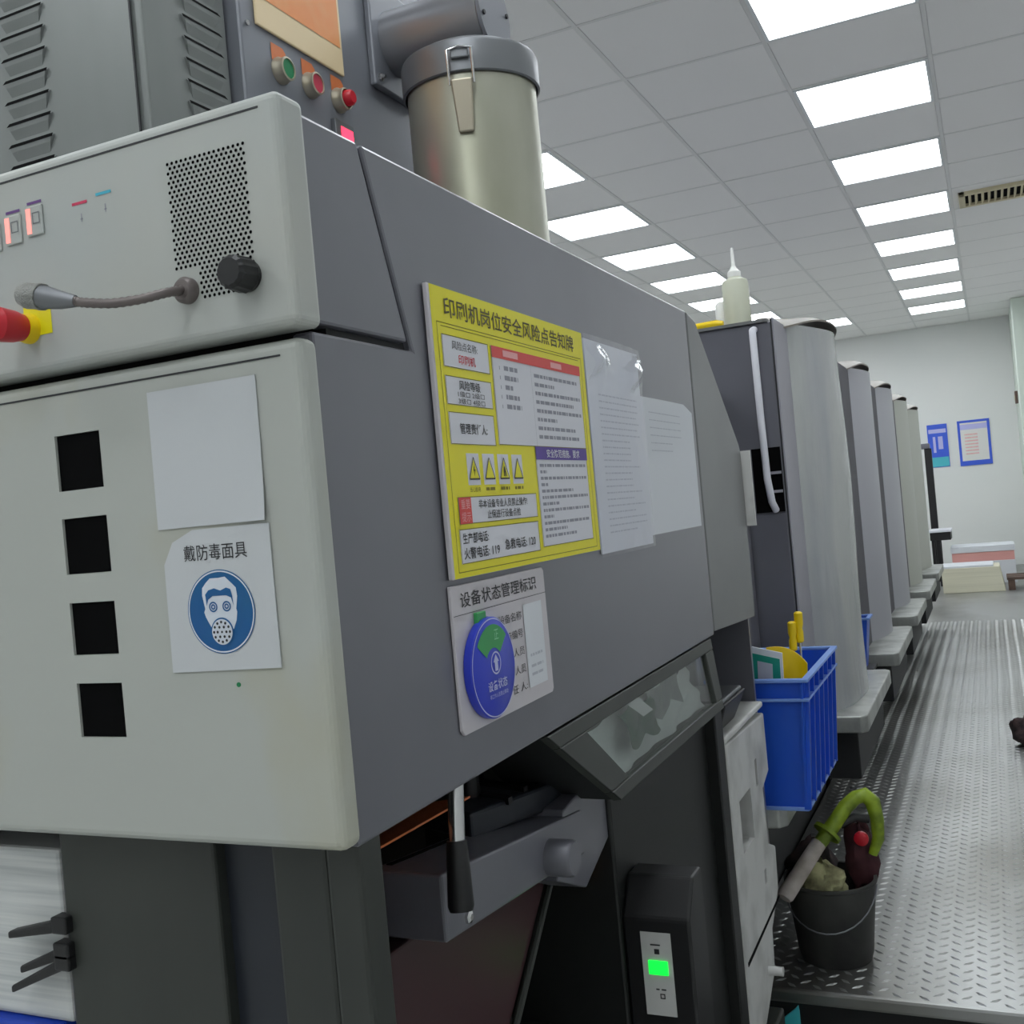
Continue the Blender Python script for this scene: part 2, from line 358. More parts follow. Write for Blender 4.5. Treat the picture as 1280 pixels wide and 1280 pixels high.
# air vent
t = thing('ceiling_vent', 'beige slotted air vent in the ceiling beside the right wall', 'vent', (.25, 7.9, CZ - .02))
f = MB(); vx0, vx1, vy0, vy1 = -.05, .72, 7.72, 8.1
for q in ((vx0, vx1, vy0, vy0 + .04), (vx0, vx1, vy1 - .04, vy1), (vx0, vx0 + .04, vy0, vy1), (vx1 - .04, vx1, vy0, vy1)): f.box(*q, CZ - .022, CZ + .004)
f.build('frame', 'ventm', t, bevel=.004)
MB().box(vx0 + .03, vx1 - .03, vy0 + .03, vy1 - .03, CZ - .002, CZ + .003).build('backing', 'hole', t)
for k in range(17):
    x = vx0 + .06 + k * .04
    MB().hexa([(x, vy0 + .04, CZ - .02), (x + .006, vy0 + .04, CZ - .02), (x + .006, vy1 - .04, CZ - .02), (x, vy1 - .04, CZ - .02),
               (x + .014, vy0 + .04, CZ), (x + .02, vy0 + .04, CZ), (x + .02, vy1 - .04, CZ), (x + .014, vy1 - .04, CZ)]).build('slat', 'ventm', t)
# tread-plate platform
PY0 = 2.535
t = thing('tread_platform', 'raised silver diamond tread plate walkway beside the printing units', 'platform', (0, 7, FZ))
MB().box(-.695, .79, PY0, 14.3, PZ - .035, PZ).build('deck', 'plate', t, bevel=.008)
MB().box(-.69, .78, PY0 + .06, 14.3, FZ, PZ - .035).build('plinth', 'shell', t)
lg = MB(); pt = .030; py = .046
ny = int((9.2 - PY0) / py); nx = int(1.45 / pt)
for j in range(ny):
    for i in range(nx):
        x, y = -.66 + i * pt, PY0 + .025 + j * py + (py / 2 if i % 2 else 0)
        if x > .77: continue
        s = 1 if i % 2 else -1; a = math.radians(s * 40)
        ux, uy = math.cos(a) * .0165, math.sin(a) * .0165; vx, vy = -math.sin(a) * .0062, math.cos(a) * .0062
        lg.add([(x - ux, y - uy, PZ), (x + vx, y + vy, PZ), (x + ux, y + uy, PZ), (x - vx, y - vy, PZ), (x - ux * .45, y - uy * .45, PZ + .0024), (x + ux * .45, y + uy * .45, PZ + .0024)],
               [(0, 4, 1), (1, 4, 5), (1, 5, 2), (2, 5, 3), (3, 5, 4), (3, 4, 0)])
lg.build('raised_treads', 'lug', t, kind='stuff', fix=False)

# ================================================================== PRESS DELIVERY END
D = thing('press_delivery', 'dark grey press delivery housing with beige front door beside the camera', 'press', (-1.1, 1.4, FZ))
SX = -.48
# core behind the panels
MB().prismX([(.735, .326), (1.95, .326), (2.23, .09), (2.24, -.25), (.735, -.25)], -1.8, SX - .008).build('housing_core', 'shell', D)
MB().box(-1.8, -.5, .70, 1.89, .326, .333).build('top_cover', 'dark', D, bevel=.002)
MB().prismX([(.803, .335), (1.886, .335), (1.886, -.255), (.703, -.255), (.703, .158), (.8635, .158)], SX - .02, SX).build('side_panel', 'dark', D, bevel=.003)
MB().prismX([(.703, .335), (.797, .335), (.856, .165), (.703, .165)], SX - .02, SX).build('corner_panel', 'dark', D, bevel=.003)
MB().prismX([(1.893, .335), (1.955, .324), (2.236, .100), (2.247, .082), (2.247, -.268), (1.893, -.25)], SX - .02, SX).build('shoulder_panel', 'dark2', D, bevel=.003)
MB().hexa([(-1.8, 1.955, .322), (SX - .02, 1.955, .322), (SX - .02, 2.243, .09), (-1.8, 2.243, .09), (-1.8, 1.955, .33), (SX - .02, 1.955, .33), (SX - .02, 2.251, .095), (-1.8, 2.251, .095)]).build('shoulder_top', 'dark2', D)
# beige front door with four dark window openings
door = MB().box(-1.36, -.473, .675, .701, -.250, .150).build('front_door', 'beige', D, bevel=.008, seg=4)
cut = MB()
for z0, z1 in ((.053, .1015), (-.0195, .029), (-.090, -.0445), (-.1615, -.1145)): cut.box(-.7375, -.6855, .66, .69, z0, z1)
c = cut.build('cutter', 'hole', D); boolean(door, c)
for z0, z1 in ((.053, .1015), (-.0195, .029), (-.090, -.0445), (-.1615, -.1145)):
    MB().box(-.7373, -.6857, .6775, .684, z0 + .0002, z1 - .0002).build('window', 'hole', door)
MB().box(-1.34, -.492, .6742, .676, .1365, .138).build('crease', 'ink', door)
MB().lathe((-.561, .675, -.118), [(.0, .0006), (.002, .0006), (.002, 0)], 12, 'y').build('green_speck', 'btngreen', door)
# lower front: panel, recess, corner column
MB().box(-.815, -.632, .708, .73, FZ, -.252).build('lower_panel', 'column', D, bevel=.003)
MB().box(-.632, -.572, .722, .74, FZ, -.252).build('recess_panel', 'blueblack', D)
MB().box(-.572, -.516, .708, .74, FZ, -.252).build('corner_column', 'column', D, bevel=.004)
MB().box(-.516, -.482, .706, .74, FZ, -.252).build('column_edge', 'column', D, bevel=.004)
# leg under the shoulder side and dark machine interior
MB().box(-.95, -.507, 1.345, 1.912, FZ, -.385).build('frame_leg', 'leg', D, bevel=.004)
MB().box(-.52, -.486, 1.86, 1.912, FZ, -.385).build('leg_flange', 'leg', D, bevel=.003)
MB().box(-1.8, -.95, 1.38, 2.2, FZ, -.25).build('interior_block', 'shell', D)
MB().box(-.80, -.62, .76, 1.36, -.76, -.72).build('inner_shelf', 'shell', D)
MB().prismX([(.74, -.415), (1.31, -.43), (1.13, -.59), (1.02, -.68), (.74, -.75)], -.60, -.57).build('lower_guard', 'darkred', D, bevel=.003)
MB().tube([(-.566, 1.29, -.455), (-.566, 1.13, -.597), (-.566, 1.02, -.687), (-.566, .74, -.757)], .005, 8).build('guard_rail', 'column', D)
MB().box(-.66, -.61, 1.16, 1.20, FZ, -.40).build('inner_post', 'leg', D, bevel=.003)
MB().box(-.815, -.80, .74, 1.36, FZ, -.25).build('inner_wall', 'shell', D)
# tilted receiving tray, lever, knob
def tilt(y): return -.341 - (y - .884) * .125
tr = MB().hexa([(-.594, .880, tilt(.88) - .066), (-.510, .880, tilt(.88) - .066), (-.510, 1.25, tilt(1.25) - .056), (-.594, 1.25, tilt(1.25) - .056),
                (-.594, .880, tilt(.88)), (-.510, .880, tilt(.88)), (-.510, 1.25, tilt(1.25)), (-.594, 1.25, tilt(1.25))]).build('drive_box', 'dark', D, bevel=.003)
MB().hexa([(-.587, .905, tilt(.905)), (-.580, .905, tilt(.905)), (-.580, 1.18, tilt(1.18)), (-.587, 1.18, tilt(1.18)), (-.587, .905, tilt(.905) + .0008), (-.580, .905, tilt(.905) + .0008), (-.580, 1.18, tilt(1.18) + .0008), (-.587, 1.18, tilt(1.18) + .0008)]).build('slot', 'hole', tr)
MB().lathe((-.510, .925, -.398), [(.007, 0), (.007, .003), (.0035, .005), (0, .005)], 6, 'x').build('bolt', 'chrome', tr)
MB().prismX([(1.20, -.372), (1.345, -.352), (1.345, -.452), (1.25, -.487), (1.16, -.447)], -.566, -.513).build('bracket', 'dark', D, bevel=.002)
MB().lathe((-.532, 1.138, -.410), [(.0, 0), (.0215, 0), (.0215, .050), (.019, .054), (0, .054)], 28, 'x').build('round_knob', 'dark', D, smooth=True)
MB().tube([(-.492, .895, -.235), (-.490, .880, -.312)], .0080, 16).build('lever_rod', 'chrome', D, smooth=True)
MB().tube([(-.490, .880, -.306), (-.4895, .879, -.314), (-.488, .874, -.366), (-.4875, .873, -.371)], [.0095, .0105, .0127, .011], 18).build('lever_grip', 'black', D, smooth=True)
g = MB().hexa([(-.70, 1.11, -.368), (-.567, 1.055, -.368), (-.533, 1.245, -.38), (-.68, 1.30, -.38), (-.70, 1.11, -.334), (-.567, 1.055, -.336), (-.533, 1.245, -.347), (-.68, 1.30, -.340)]).build('gripper_block', 'blueblack', D, bevel=.004)
for k in range(3):
    y = 1.133 + k * .045
    MB().hexa([(-.68, y + .023, -.341), (-.55, y - .011, -.345), (-.55, y, -.345), (-.68, y + .034, -.341), (-.68, y + .023, -.332), (-.55, y - .011, -.337), (-.55, y, -.337), (-.68, y + .034, -.332)]).build('rib', 'black', g)
MB().tube([(-.606, 1.133, -.340), (-.606, 1.133, -.304)], .0125, 16).build('plunger', 'black', D, smooth=True)
MB().tube([(-.606, 1.133, -.306), (-.606, 1.133, -.25)], .0045, 10).build('plunger_rod', 'chrome', D, smooth=True)
MB().hexa([(-.66, .80, -.325), (-.53, .80, -.293), (-.53, .99, -.298), (-.66, .99, -.32), (-.66, .80, -.323), (-.53, .80, -.291), (-.53, .99, -.296), (-.66, .99, -.318)]).build('orange_guide', 'orange2', D)
MB().lathe((-.555, 1.345, -.50), [(.005, 0), (.0045, .006), (0, .006)], 12, 'y').build('indicator_lamp', 'oled', D)
# tilted inspection window below the side panel
def gp(y, s): return (-.480 + .022 * s, y, -.257 - .118 * s)
def gq(a, s, e=0):  # a along 0..1, s down 0..1
    y0 = 1.093 + .165 * s; y1 = 1.858 - .035 * s; p = Vector(gp(y0 + (y1 - y0) * a, s)); return p + Vector((.983, 0, .183)) * e
WN = MB()
for (a0, a1, s0, s1) in ((0, 1, 0, .16), (0, 1, .86, 1), (0, .12, .16, .86), (.93, 1, .16, .86)):
    WN.hexa([gq(a0, s1, -.012), gq(a1, s1, -.012), gq(a1, s0, -.012), gq(a0, s0, -.012), gq(a0, s1, 0), gq(a1, s1, 0), gq(a1, s0, 0), gq(a0, s0, 0)])
wf = WN.build('inspection_window', 'column', D, bevel=.0015, seg=1)
MB().hexa([gq(.12, .86, -.008), gq(.93, .86, -.008), gq(.93, .16, -.008), gq(.12, .16, -.008), gq(.12, .86, -.005), gq(.93, .86, -.005), gq(.93, .16, -.005), gq(.12, .16, -.005)]).build('pane', 'glass', wf)
MB().add([gp(1.093, 0), gp(1.258, 1), (-.60, 1.258, -.375), (-.60, 1.10, -.257)], [(0, 1, 2, 3)]).build('window_cheek', 'shell', wf)
# waste paper lying behind the pane
wp = MB().grid(lambda u, v: gq(.10 + .84 * u, .20 + .68 * v + .10 * math.sin(9 * u) * (1 - v), -.028 - .008 * math.sin(21 * u + 5 * v) * math.cos(9 * v + 6 * u) - .012 * (1 - v)), 40, 10).build('waste_paper', 'paper', wf, smooth=True)
MB().grid(lambda u, v: gq(.30 + .20 * u + .03 * math.sin(5 * v), .22 + .45 * v + .06 * math.sin(9 * u), -.0135 - .003 * math.sin(11 * u + 6 * v)), 10, 6).build('green_scrap', 'scrapgreen', wf, smooth=True)
MB().grid(lambda u, v: gq(.52 + .22 * u - .04 * v, .14 + .40 * v + .08 * math.sin(7 * u), -.0135 - .003 * math.sin(13 * u + 4 * v)), 10, 6).build('grey_scrap', 'lid', wf, smooth=True)
MB().grid(lambda u, v: gq(.36 + .07 * u + .05 * v, .16 + .26 * v, -.0095), 5, 5).build('white_scrap', 'white', wf, smooth=True)
MB().box(-.62, -.60, 1.2, 1.86, -.375, -.26).build('window_backing', 'column', wf)

# ---------------- control console above the door
C = thing('control_console', 'beige control console with speaker grille and gooseneck microphone above the front door', 'console', (-.9, .68, .157))
CY = .664
cb = MB().box(-1.36, -.466, CY, .70, .157, .336).build('console_body', 'ctrl', C, bevel=.007, seg=4)
MB().box(-1.34, -.484, CY - .0006, CY + .001, .3245, .326).build('crease', 'ink', cb)
FC = Face((0, CY, 0), (1, 0, 0), (0, 0, 1), (0, -1, 0))
h = MB()
for j in range(30):
    for i in range(17):
        x = -.576 + i * .0047 + (.00235 if j % 2 else 0); z = .301 - j * .0038
        if z < .2165 and (x < -.553): continue
        if x > -.4985: continue
        FC.disc(h, x, z, .00145, .00145, .0004, 8)
h.build('speaker_grille', 'hole', C, kind='stuff')
mm = MB().lathe((-.566, CY, .198), [(.0105, 0), (.0105, .006), (.008, .009), (0, .009)], 24, 'y').build('microphone_mount', 'rubber', C, smooth=True)
path = [(-.566, .658, .198), (-.568, .640, .1935), (-.580, .625, .188), (-.600, .615, .1865), (-.622, .608, .190), (-.632, .606, .193)]
gn = MB()
pts = []
for i in range(len(path) - 1):
    for q in range(8): pts.append(Vector(path[i]).lerp(Vector(path[i + 1]), q / 8))
pts.append(Vector(path[-1]))
for _ in range(6): pts = [pts[0]] + [(pts[i - 1] + pts[i] * 2 + pts[i + 1]) / 4 for i in range(1, len(pts) - 1)] + [pts[-1]]
gn.tube(pts, [.0040 if i % 2 else .0034 for i in range(len(pts))], 12)
gn.build('gooseneck', 'rubber', C, smooth=True)
mic = MB().tube([(-.628, .607, .192), (-.640, .604, .1945), (-.652, .601, .198), (-.656, .6, .199)], [.0046, .0072, .0090, .0094], 20).build('microphone_stem', 'lid', C, smooth=True)
MB().tube([(-.654, .6, .1985), (-.657, .6, .1993), (-.658, .6, .1995), (-.668, .598, .2015), (-.674, .597, .2028), (-.6765, .5965, .2033)], [.0104, .0106, .0098, .0102, .0076, .001], 20).build('microphone_head', 'mesh', mic, smooth=True)
kb = MB()
n = 28
prof = [(.0125, 0), (.013, .003), (.0135, .005), (.0125, .021), (.010, .024), (0, .024)]
vs = []
for r, hh in prof:
    for k in range(n): rr = r * (1 + (.05 if k % 2 and hh > .004 else 0)); tt = 2 * math.pi * k / n; vs.append((-.507 + rr * math.cos(tt), CY - hh, .1995 + rr * math.sin(tt)))
kb.add(vs, [(i * n + k, i * n + (k + 1) % n, (i + 1) * n + (k + 1) % n, (i + 1) * n + k) for i in range(len(prof) - 1) for k in range(n)])
kb.build('volume_knob', 'black', C)
em = MB().lathe((-.742, CY, .195), [(.0130, 0), (.0130, .004), (.0120, .006), (.0120, .010), (0, .010)], 28, 'y').build('emergency_stop_collar', 'ypl', C, smooth=True)
MB().lathe((-.742, CY, .195), [(.0115, .010), (.0125, .014), (.0135, .018), (.0150, .036), (.011, .040), (0, .040)], 28, 'y').build('emergency_stop_button', 'redplastic', em, smooth=True)
q = MB(); FC.rect(q, -.748, -.716, .188, .214, .0004); q.build('emergency_stop_label', 'yellow', C)
for a, z in ((-.7585, .2835), (-.7325, .2865), (-.784, .281)):
    b = MB().box(a - .001, a + .018, CY - .002, CY, z - .014, z + .0115).build('lamp_button', 'ctrl', C, bevel=.0015)
    l = MB(); l.box(a, a + .005, CY - .0026, CY - .0018, z - .012, z + .0095); l.build('lit_bar', 'salmon', b)
    i = MB(); FC.frame(i, a + .007, a + .0155, z - .0045, z + .0055, .001, .0024); i.build('icon', 'lid', b)
for m_, a, z in (('violet', -.7585, .298), ('violet', -.7325, .301), ('crim', -.681, .3005 - .0105), ('cyan', -.654, .293), ('violet', -.6225, .2015)):
    q = MB(); FC.rect(q, a, a + .017, z - .0012, z + .0012, .0005); q.build('marker_strip', m_, C)
q = MB()
for a, z in ((-.672, .277), (-.645, .280)): FC.rect(q, a, a + .001, z - .003, z + .004, .0004); FC.rect(q, a - .001, a + .002, z - .001, z, .0004)
q.build('faded_print', 'grey', C)

# ---------------- louvred electrical cabinets on top of the delivery
def louver_mesh(n=1): pass
E1 = thing('louvred_cabinet', 'grey louvred electrical cabinet standing on the press, at top left', 'cabinet', (-1.2, 1.08, .333))
MB().box(-1.55, -.886, 1.0, 1.16, .333, .98).build('cabinet_body', 'cab', E1, bevel=.003)
MB().box(-1.54, -.900, .996, 1.0, .345, .975).build('front_sheet', 'cab', E1, bevel=.0015)
MB().box(-.902, -.8995, .9955, .9975, .345, .97).build('seam', 'ink', E1)
for k in range(15):
    z = .752 - k * .0277
    if z < .36: break
    for side in (0, 1):
        l = MB(); a0, a1 = (-1.118, -1.040) if not side else (1.070, 1.146)
        def q3(a, h, zz): return (a, .996 - h, zz) if not side else (-.886 + h, a, zz)
        l.add([q3(a0, 0, z), q3(a1, 0, z), q3(a0 + .003, .0042, z - .004), q3(a1 - .003, .0042, z - .004), q3(a0 + .005, .0036, z - .010), q3(a1 - .005, .0036, z - .010), q3(a0 + .010, 0, z - .022), q3(a1 - .010, 0, z - .022)],
              [(0, 1, 3, 2), (2, 3, 5, 4), (4, 5, 7, 6), (0, 2, 4, 6), (1, 7, 5, 3)])
        l.cur = 1; l.add([q3(a0, .0045, z - .0045), q3(a1, .0045, z - .0045), q3(a1 - .002, .0012, z + .0012), q3(a0 + .002, .0012, z + .0012)], [(0, 1, 2, 3)])
        l.build('louver', ('cab', 'hole'), E1)
E2 = thing('switch_cabinet', 'blue-grey switch cabinet with touch screen and three push buttons behind the console', 'cabinet', (-1.2, 1.5, .333))
BX = -.868
MB().box(-1.55, BX, 1.168, 1.86, .333, 1.05).build('cabinet_body', 'cabb', E2, bevel=.004)
FB = Face((BX, 0, 0), (0, 1, 0), (0, 0, 1), (1, 0, 0))
sc_ = MB().box(BX, BX + .004, 1.200, 1.418, .700, .900).build('screen', 'cream', E2, bevel=.002)
q = MB(); FB.rect(q, 1.207, 1.411, .742, .893, .0046); q.build('display', 'orange', sc_)
for y, z, m_, lab in ((1.250, .652, 'btngreen', 'green push button'), (1.322, .655, 'btnred', 'red push button'), (1.398, .657, 'redplastic', 'red rotary button')):
    b = MB().lathe((BX, y, z), [(.019, 0), (.019, .004), (.0165, .008), (.0165, .016), (.014, .017), (.0135, .0145)], 26, 'x').build('button_ring', 'latch', E2, smooth=True)
    pr = [(.0, .015), (.0135, .015)] if m_ != 'redplastic' else [(.012, .0145), (.012, .024), (.009, .028), (0, .028)]
    MB().lathe((BX, y, z), pr[::-1] if m_ != 'redplastic' else pr, 24, 'x').build('button', m_, b, smooth=True)['label'] = lab
    q = MB(); FB.poly(q, [(y - .017, z + .012), (y + .017, z + .012), (y + .017, z + .030), (y + .010, z + .036), (y - .017, z + .036)], .0008); q.build('button_label', 'orange2', E2)
ct = MB().box(BX, BX + .008, 1.372, 1.424, .585, .622).build('counter', 'lid', E2, bevel=.001)
q = MB(); FB.rect(q, 1.386, 1.420, .592, .613, .0086); q.build('counter_display', 'led', ct)
MB().lathe((BX, 1.182, .695), [(.004, 0), (.004, .003), (0, .003)], 8, 'x').build('screw', 'chrome', E2)

# ---------------- dust canister with pipe
K = thing('dust_canister', 'cylindrical steel dust canister with clamp latch and side pipe', 'canister', (-.722, 1.575, .333))
cx, cy = -.722, 1.575
MB().lathe((cx, cy, 0), [(.108, .334), (.1085, .40), (.106, .41), (.1055, .69)], 56).build('drum', 'steel', K, smooth=True)
MB().lathe((cx, cy, 0), [(.109, .682), (.1125, .684), (.1125, .728), (.110, .734), (.106, .735), (.09, .745), (0, .748)], 56).build('lid', 'lid', K, smooth=True)
MB().lathe((cx, cy, 0), [(.1125, .333), (.1125, .372), (.108, .376)], 56).build('base_ring', 'lid', K, smooth=True)
pp = MB().lathe((-.862, cy, .805), [(.054, 0), (.054, .19)], 36, 'x').build('pipe', 'pipe', K, smooth=True)
fl = MB().box(-.868, -.856, 1.500, 1.650, .715, .895).build('wall_flange', 'cabb', K, bevel=.003)
for y in (1.515, 1.635):
    for z in (.73, .88): MB().lathe((-.856, y, z), [(.007, 0), (.007, .004), (.0035, .006), (.0035, .010), (0, .010)], 8, 'x').build('bolt', 'chrome', fl)
ec = MB().lathe((-.674, cy, .805), [(.054, -.004), (.060, 0), (.060, .006), (0, .006)], 36, 'x').build('pipe_cap', 'cabb', K, smooth=True)
for a in range(6):
    t_ = a * math.pi / 3 + .3; MB().lathe((-.668, cy + .048 * math.cos(t_), .805 + .048 * math.sin(t_)), [(.004, 0), (.004, .003), (0, .003)], 8, 'x').build('bolt', 'ink', ec)
MB().box(-.735, -.690, cy - .03, cy + .03, .74, .765).build('pipe_saddle', 'pipe', K, bevel=.006)
# latch on the drum face towards the aisle end
la = math.radians(-72)
dr = Vector((math.cos(la), math.sin(la), 0)); tg = Vector((-dr.y, dr.x, 0))
def lp(r, t, z): return Vector((cx, cy, 0)) + dr * r + tg * t + Vector((0, 0, z))
MB().hexa([lp(.113, -.014, .700), lp(.113, .014, .700), lp(.119, .014, .700), lp(.119, -.014, .700), lp(.113, -.014, .716), lp(.113, .014, .716), lp(.119, .014, .716), lp(.119, -.014, .716)]).build('latch_hook', 'lid', K, bevel=.002)
MB().tube([lp(.116, -.019, .660), lp(.121, -.019, .712), lp(.122, 0, .716), lp(.121, .019, .712), lp(.116, .019, .660)], .0022, 8).build('latch_wire', 'chrome', K, smooth=True)
MB().hexa([lp(.108, -.012, .588), lp(.108, .012, .588), lp(.113, .012, .588), lp(.113, -.012, .588), lp(.112, -.017, .668), lp(.112, .017, .668), lp(.120, .017, .668), lp(.120, -.017, .668)]).build('latch_lever', 'latch', K, bevel=.003)

# ================================================================== SIGNS AND PAPERS
# yellow safety sign on the side panel
SF = Face((SX + .0068, .890, -.060), (0, 1, 0), (0, 0, 1), (1, 0, 0))
Y = thing('safety_sign', 'yellow Chinese safety-risk notice board on the dark side panel', 'sign', (SX + .004, 1.1, -.060))
MB().box(SX + .0015, SX + .0066, .890, 1.307, -.060, .226).build('board', 'edge', Y, bevel=.001)
q = MB(); SF.rect(q, .004, .4165, .0005, .2855, .0); q.build('yellow_face', 'yellow', Y)
q = Each(); SF.frame(q, .0125, .4045, .0055, .2505, .0008); 
boxes = [(.020, .123, .207, .239), (.020, .123, .170, .1985), (.020, .122, .131, .163), (.0235, .217, .052, .079), (.0205, .216, .0135, .0475)]
pb = Each()
for b in boxes + [(.1305, .395, .1325, .239), (.2265, .3925, .0165, .1325)]:
    SF.rect(pb, *b, .0003); SF.frame(q, *b, .0008, .0009)
for k in range(4): SF.rect(pb, .050 + k * .0362, .078 + k * .0362, .0905, .1225, .0003)
pb.build('white_panel', 'white', Y)
hh_ = MB(); SF.text(hh_, '印刷机岗位安全风险点告知牌', .030, .382, .2565, .2770, .0006, .010); hh_.build('heading', 'headink', Y, fix=False); hx = Each(); SF.rect(q, .02, .395, .2465, .2472, .0005)
q.build('ruled_line', 'olive', Y)
SF.text(hx, '风险点名称:', .040, .097, .2255, .2345, .0008); SF.text(hx, '风险等级', .048, .096, .1855, .1955, .0008, .01)
SF.text(hx, '1级□ 2级□', .044, .104, .1785, .1845, .0008); SF.text(hx, '3级□ 4级□', .044, .104, .1715, .1775, .0008)
SF.text(hx, '管理责任人:', .042, .104, .1415, .1525, .0008, .012)
SF.text(hx, '非本设备专业人员禁止操作!', .068, .190, .0665, .0755, .0008, .008); SF.text(hx, '止保进行设备点检', .086, .170, .0555, .0645, .0008, .008)
SF.text(hx, '生产部电话:', .026, .084, .0325, .0435, .0008, .012); SF.text(hx, '火警电话: 119', .026, .108, .0175, .0290, .0008, .012); SF.text(hx, '急救电话: 120', .122, .204, .0205, .0320, .0008, .012)
for k in range(4):
    a = .064 + k * .0362; hx.start()
    for p, q2, r_ in (((a - .0115, .0965), (a + .0115, .0965), .0016), ((a + .0115, .0965), (a, .1185), .0012), ((a, .1185), (a - .0115, .0965), .0012)):
        d_ = Vector((q2[0] - p[0], q2[1] - p[1])).normalized(); nx_, ny_ = -d_.y * r_ / 2, d_.x * r_ / 2
        SF.poly(hx, [(p[0] - nx_, p[1] - ny_), (q2[0] - nx_, q2[1] - ny_), (q2[0] + nx_, q2[1] + ny_), (p[0] + nx_, p[1] + ny_)], .0012)
hx.stop()
SF.poly(hx, [(.0645, .111), (.062, .1045), (.0643, .1052), (.0628, .0985), (.0668, .1062), (.0645, .1056)], .0013)
SF.poly(hx, [(.134, .099), (.1355, .1085), (.137, .110), (.1383, .1075), (.1405, .099), (.1385, .099), (.137, .104), (.136, .099)], .0013)
hx.build('lettering', 'ink', Y, fix=False)
q = Each()
for k in range(4): a = .064 + k * .0362; SF.poly(q, [(a - .0108, .0970), (a + .0108, .0970), (a, .1176)], .0008)
q.build('warning_triangle', 'yellow', Y)
q = MB(); SF.text(q, '当心触电', .052, .076, .0835, .0885, .0006)
for k in (1, 2, 3): SF.dashes(q, .053 + k * .0362, .075 + k * .0362, .0845, .0032)
q.build('captions', 'olive', Y, fix=False, kind='stuff')
q = Each(); SF.rect(q, .1305, .395, .2265, .239, .0012); SF.rect(q, .0235, .050, .0525, .0785, .0012); q.build('red_bar', 'red', Y)
q = Each(); SF.rect(q, .158, .198, .2295, .2365, .0016); SF.rect(q, .295, .330, .2293, .236, .0016); SF.text(q, '重要', .027, .047, .067, .0765, .0016); SF.text(q, '提示', .027, .047, .0545, .064, .0016); q.build('pale_lettering', 'pink', Y, fix=False)
q = MB(); SF.text(q, '印刷机', .052, .090, .2115, .2215, .0008, .01); q.build('red_lettering', 'redtext', Y, fix=False)
q = MB(); SF.rect(q, .2265, .3935, .1175, .1325, .0012); q.build('purple_bar', 'purple', Y)
q = MB(); SF.text(q, '安全防范措施、要求', .258, .366, .1200, .1300, .0016, .01); q.build('white_lettering', 'white', Y, fix=False)
q = MB()
for k, l in enumerate((.036, .036, .02, .036, .04)): SF.dashes(q, .160, .160 + l, .2145 - k * .0105, .005); SF.rect(q, .148, .1495, .2145 - k * .0105, .2185 - k * .0105, .0005)
for k, l in enumerate((.14, .06, .145, .12, .145, .06, .12, .13)): SF.dashes(q, .243, .243 + l, .2135 - k * .0102, .0042)
SF.rect(q, .2345, .2349, .1335, .226, .0005)
for k, l in enumerate((.15, .02, .15, .02, .10, .15, .05, .15, .03, .15, .07, .10)): SF.dashes(q, .236, .236 + l, .109 - k * .0075, .0035)
q.build('small_print', 'grey', Y, fix=False, kind='stuff')
# status board with dial
SF = Face((SX + .0042, .885, -.208), (0, 1, 0), (0, 0, 1), (1, 0, 0))
S = thing('status_sign', 'white equipment status board with blue dial below the yellow sign', 'sign', (SX + .003, 1.0, -.208))
MB().prismX([(.887, -.204), (.887, -.066), (1.112, -.066), (1.116, -.070), (1.116, -.205), (1.112, -.209), (.892, -.209)], SX + .0005, SX + .004).build('board', 'edge', S, bevel=.0006, seg=1)
q = Each(); SF.text(q, '设备状态管理标识', .019, .205, .1195, .1345, .0006, .006); SF.rect(q, .003, .230, .1130, .1136, .0006)
for b, z in (('设备名称', .0955), ('设备编号', .0765), ('管理人员', .0575), ('操作人员', .0385), ('责 任 人:', .0195)): SF.text(q, b, .100, .158, z - .004, z + .0055, .0006)
q.build('lettering', 'ink', S, fix=False)
q = MB(); SF.rect(q, .163, .214, .015, .106, .0007); q.build('name_slip', 'paper', S)
q = MB()
for z in (.048, .036, .027): SF.dashes(q, .172, .205, z, .003, .001)
q.build('faint_print', 'palegrey', S, fix=False, kind='stuff')
DC = (.0625, .055)
dz = Face((SX + .0135, .885, -.208), (0, 1, 0), (0, 0, 1), (1, 0, 0))
dd = MB().lathe((SX + .0045, .885 + DC[0], -.208 + DC[1]), [(.0495, 0), (.0505, .002), (.0505, .008), (.0490, .009), (0, .009)], 64, 'x').build('dial', 'blue', S, smooth=True)
q = Each(); dz.disc(q, *DC, .0492, .0492, .0003, 64, r2=.975); dz.disc(q, DC[0] + .004, DC[1] + .004, .0115, .0115, .0004, 32, r2=.86)
a, b = DC[0] + .004, DC[1] + .004
dz.poly(q, [(a - .0035, b - .008), (a + .0035, b - .008), (a + .0035, b + .001), (a + .0065, b + .001), (a, b + .0085), (a - .0065, b + .001), (a - .0035, b + .001)], .0006)
dz.text(q, '设备状态', DC[0] - .018, DC[0] + .026, DC[1] - .0225, DC[1] - .0125, .0006, .012); dz.text(q, '非工作人员禁止转动', DC[0] - .016, DC[0] + .026, DC[1] - .030, DC[1] - .0255, .0006)
pw = [(DC[0] + r_ * math.cos(t_), DC[1] + r_ * math.sin(t_)) for r_, ts in ((.043, range(42, 145, 6)), (.0195, range(144, 41, -6))) for t_ in [math.radians(x) for x in ts]]
q.build('dial_print', 'dialrim', dd, fix=False)
q = MB(); dz.poly(q, pw, .0006); q.build('dial_window', 'green', dd)
q = MB(); dz.text(q, '正', DC[0] + .004, DC[0] + .014, DC[1] + .027, DC[1] + .037, .0009); q.build('dial_character', 'pgreen', dd, fix=False)
MB().box(SX + .0045, SX + .009, .885 + .044, .885 + .064, -.208 + .098, -.208 + .112).build('dial_tab', 'green', dd, bevel=.001)
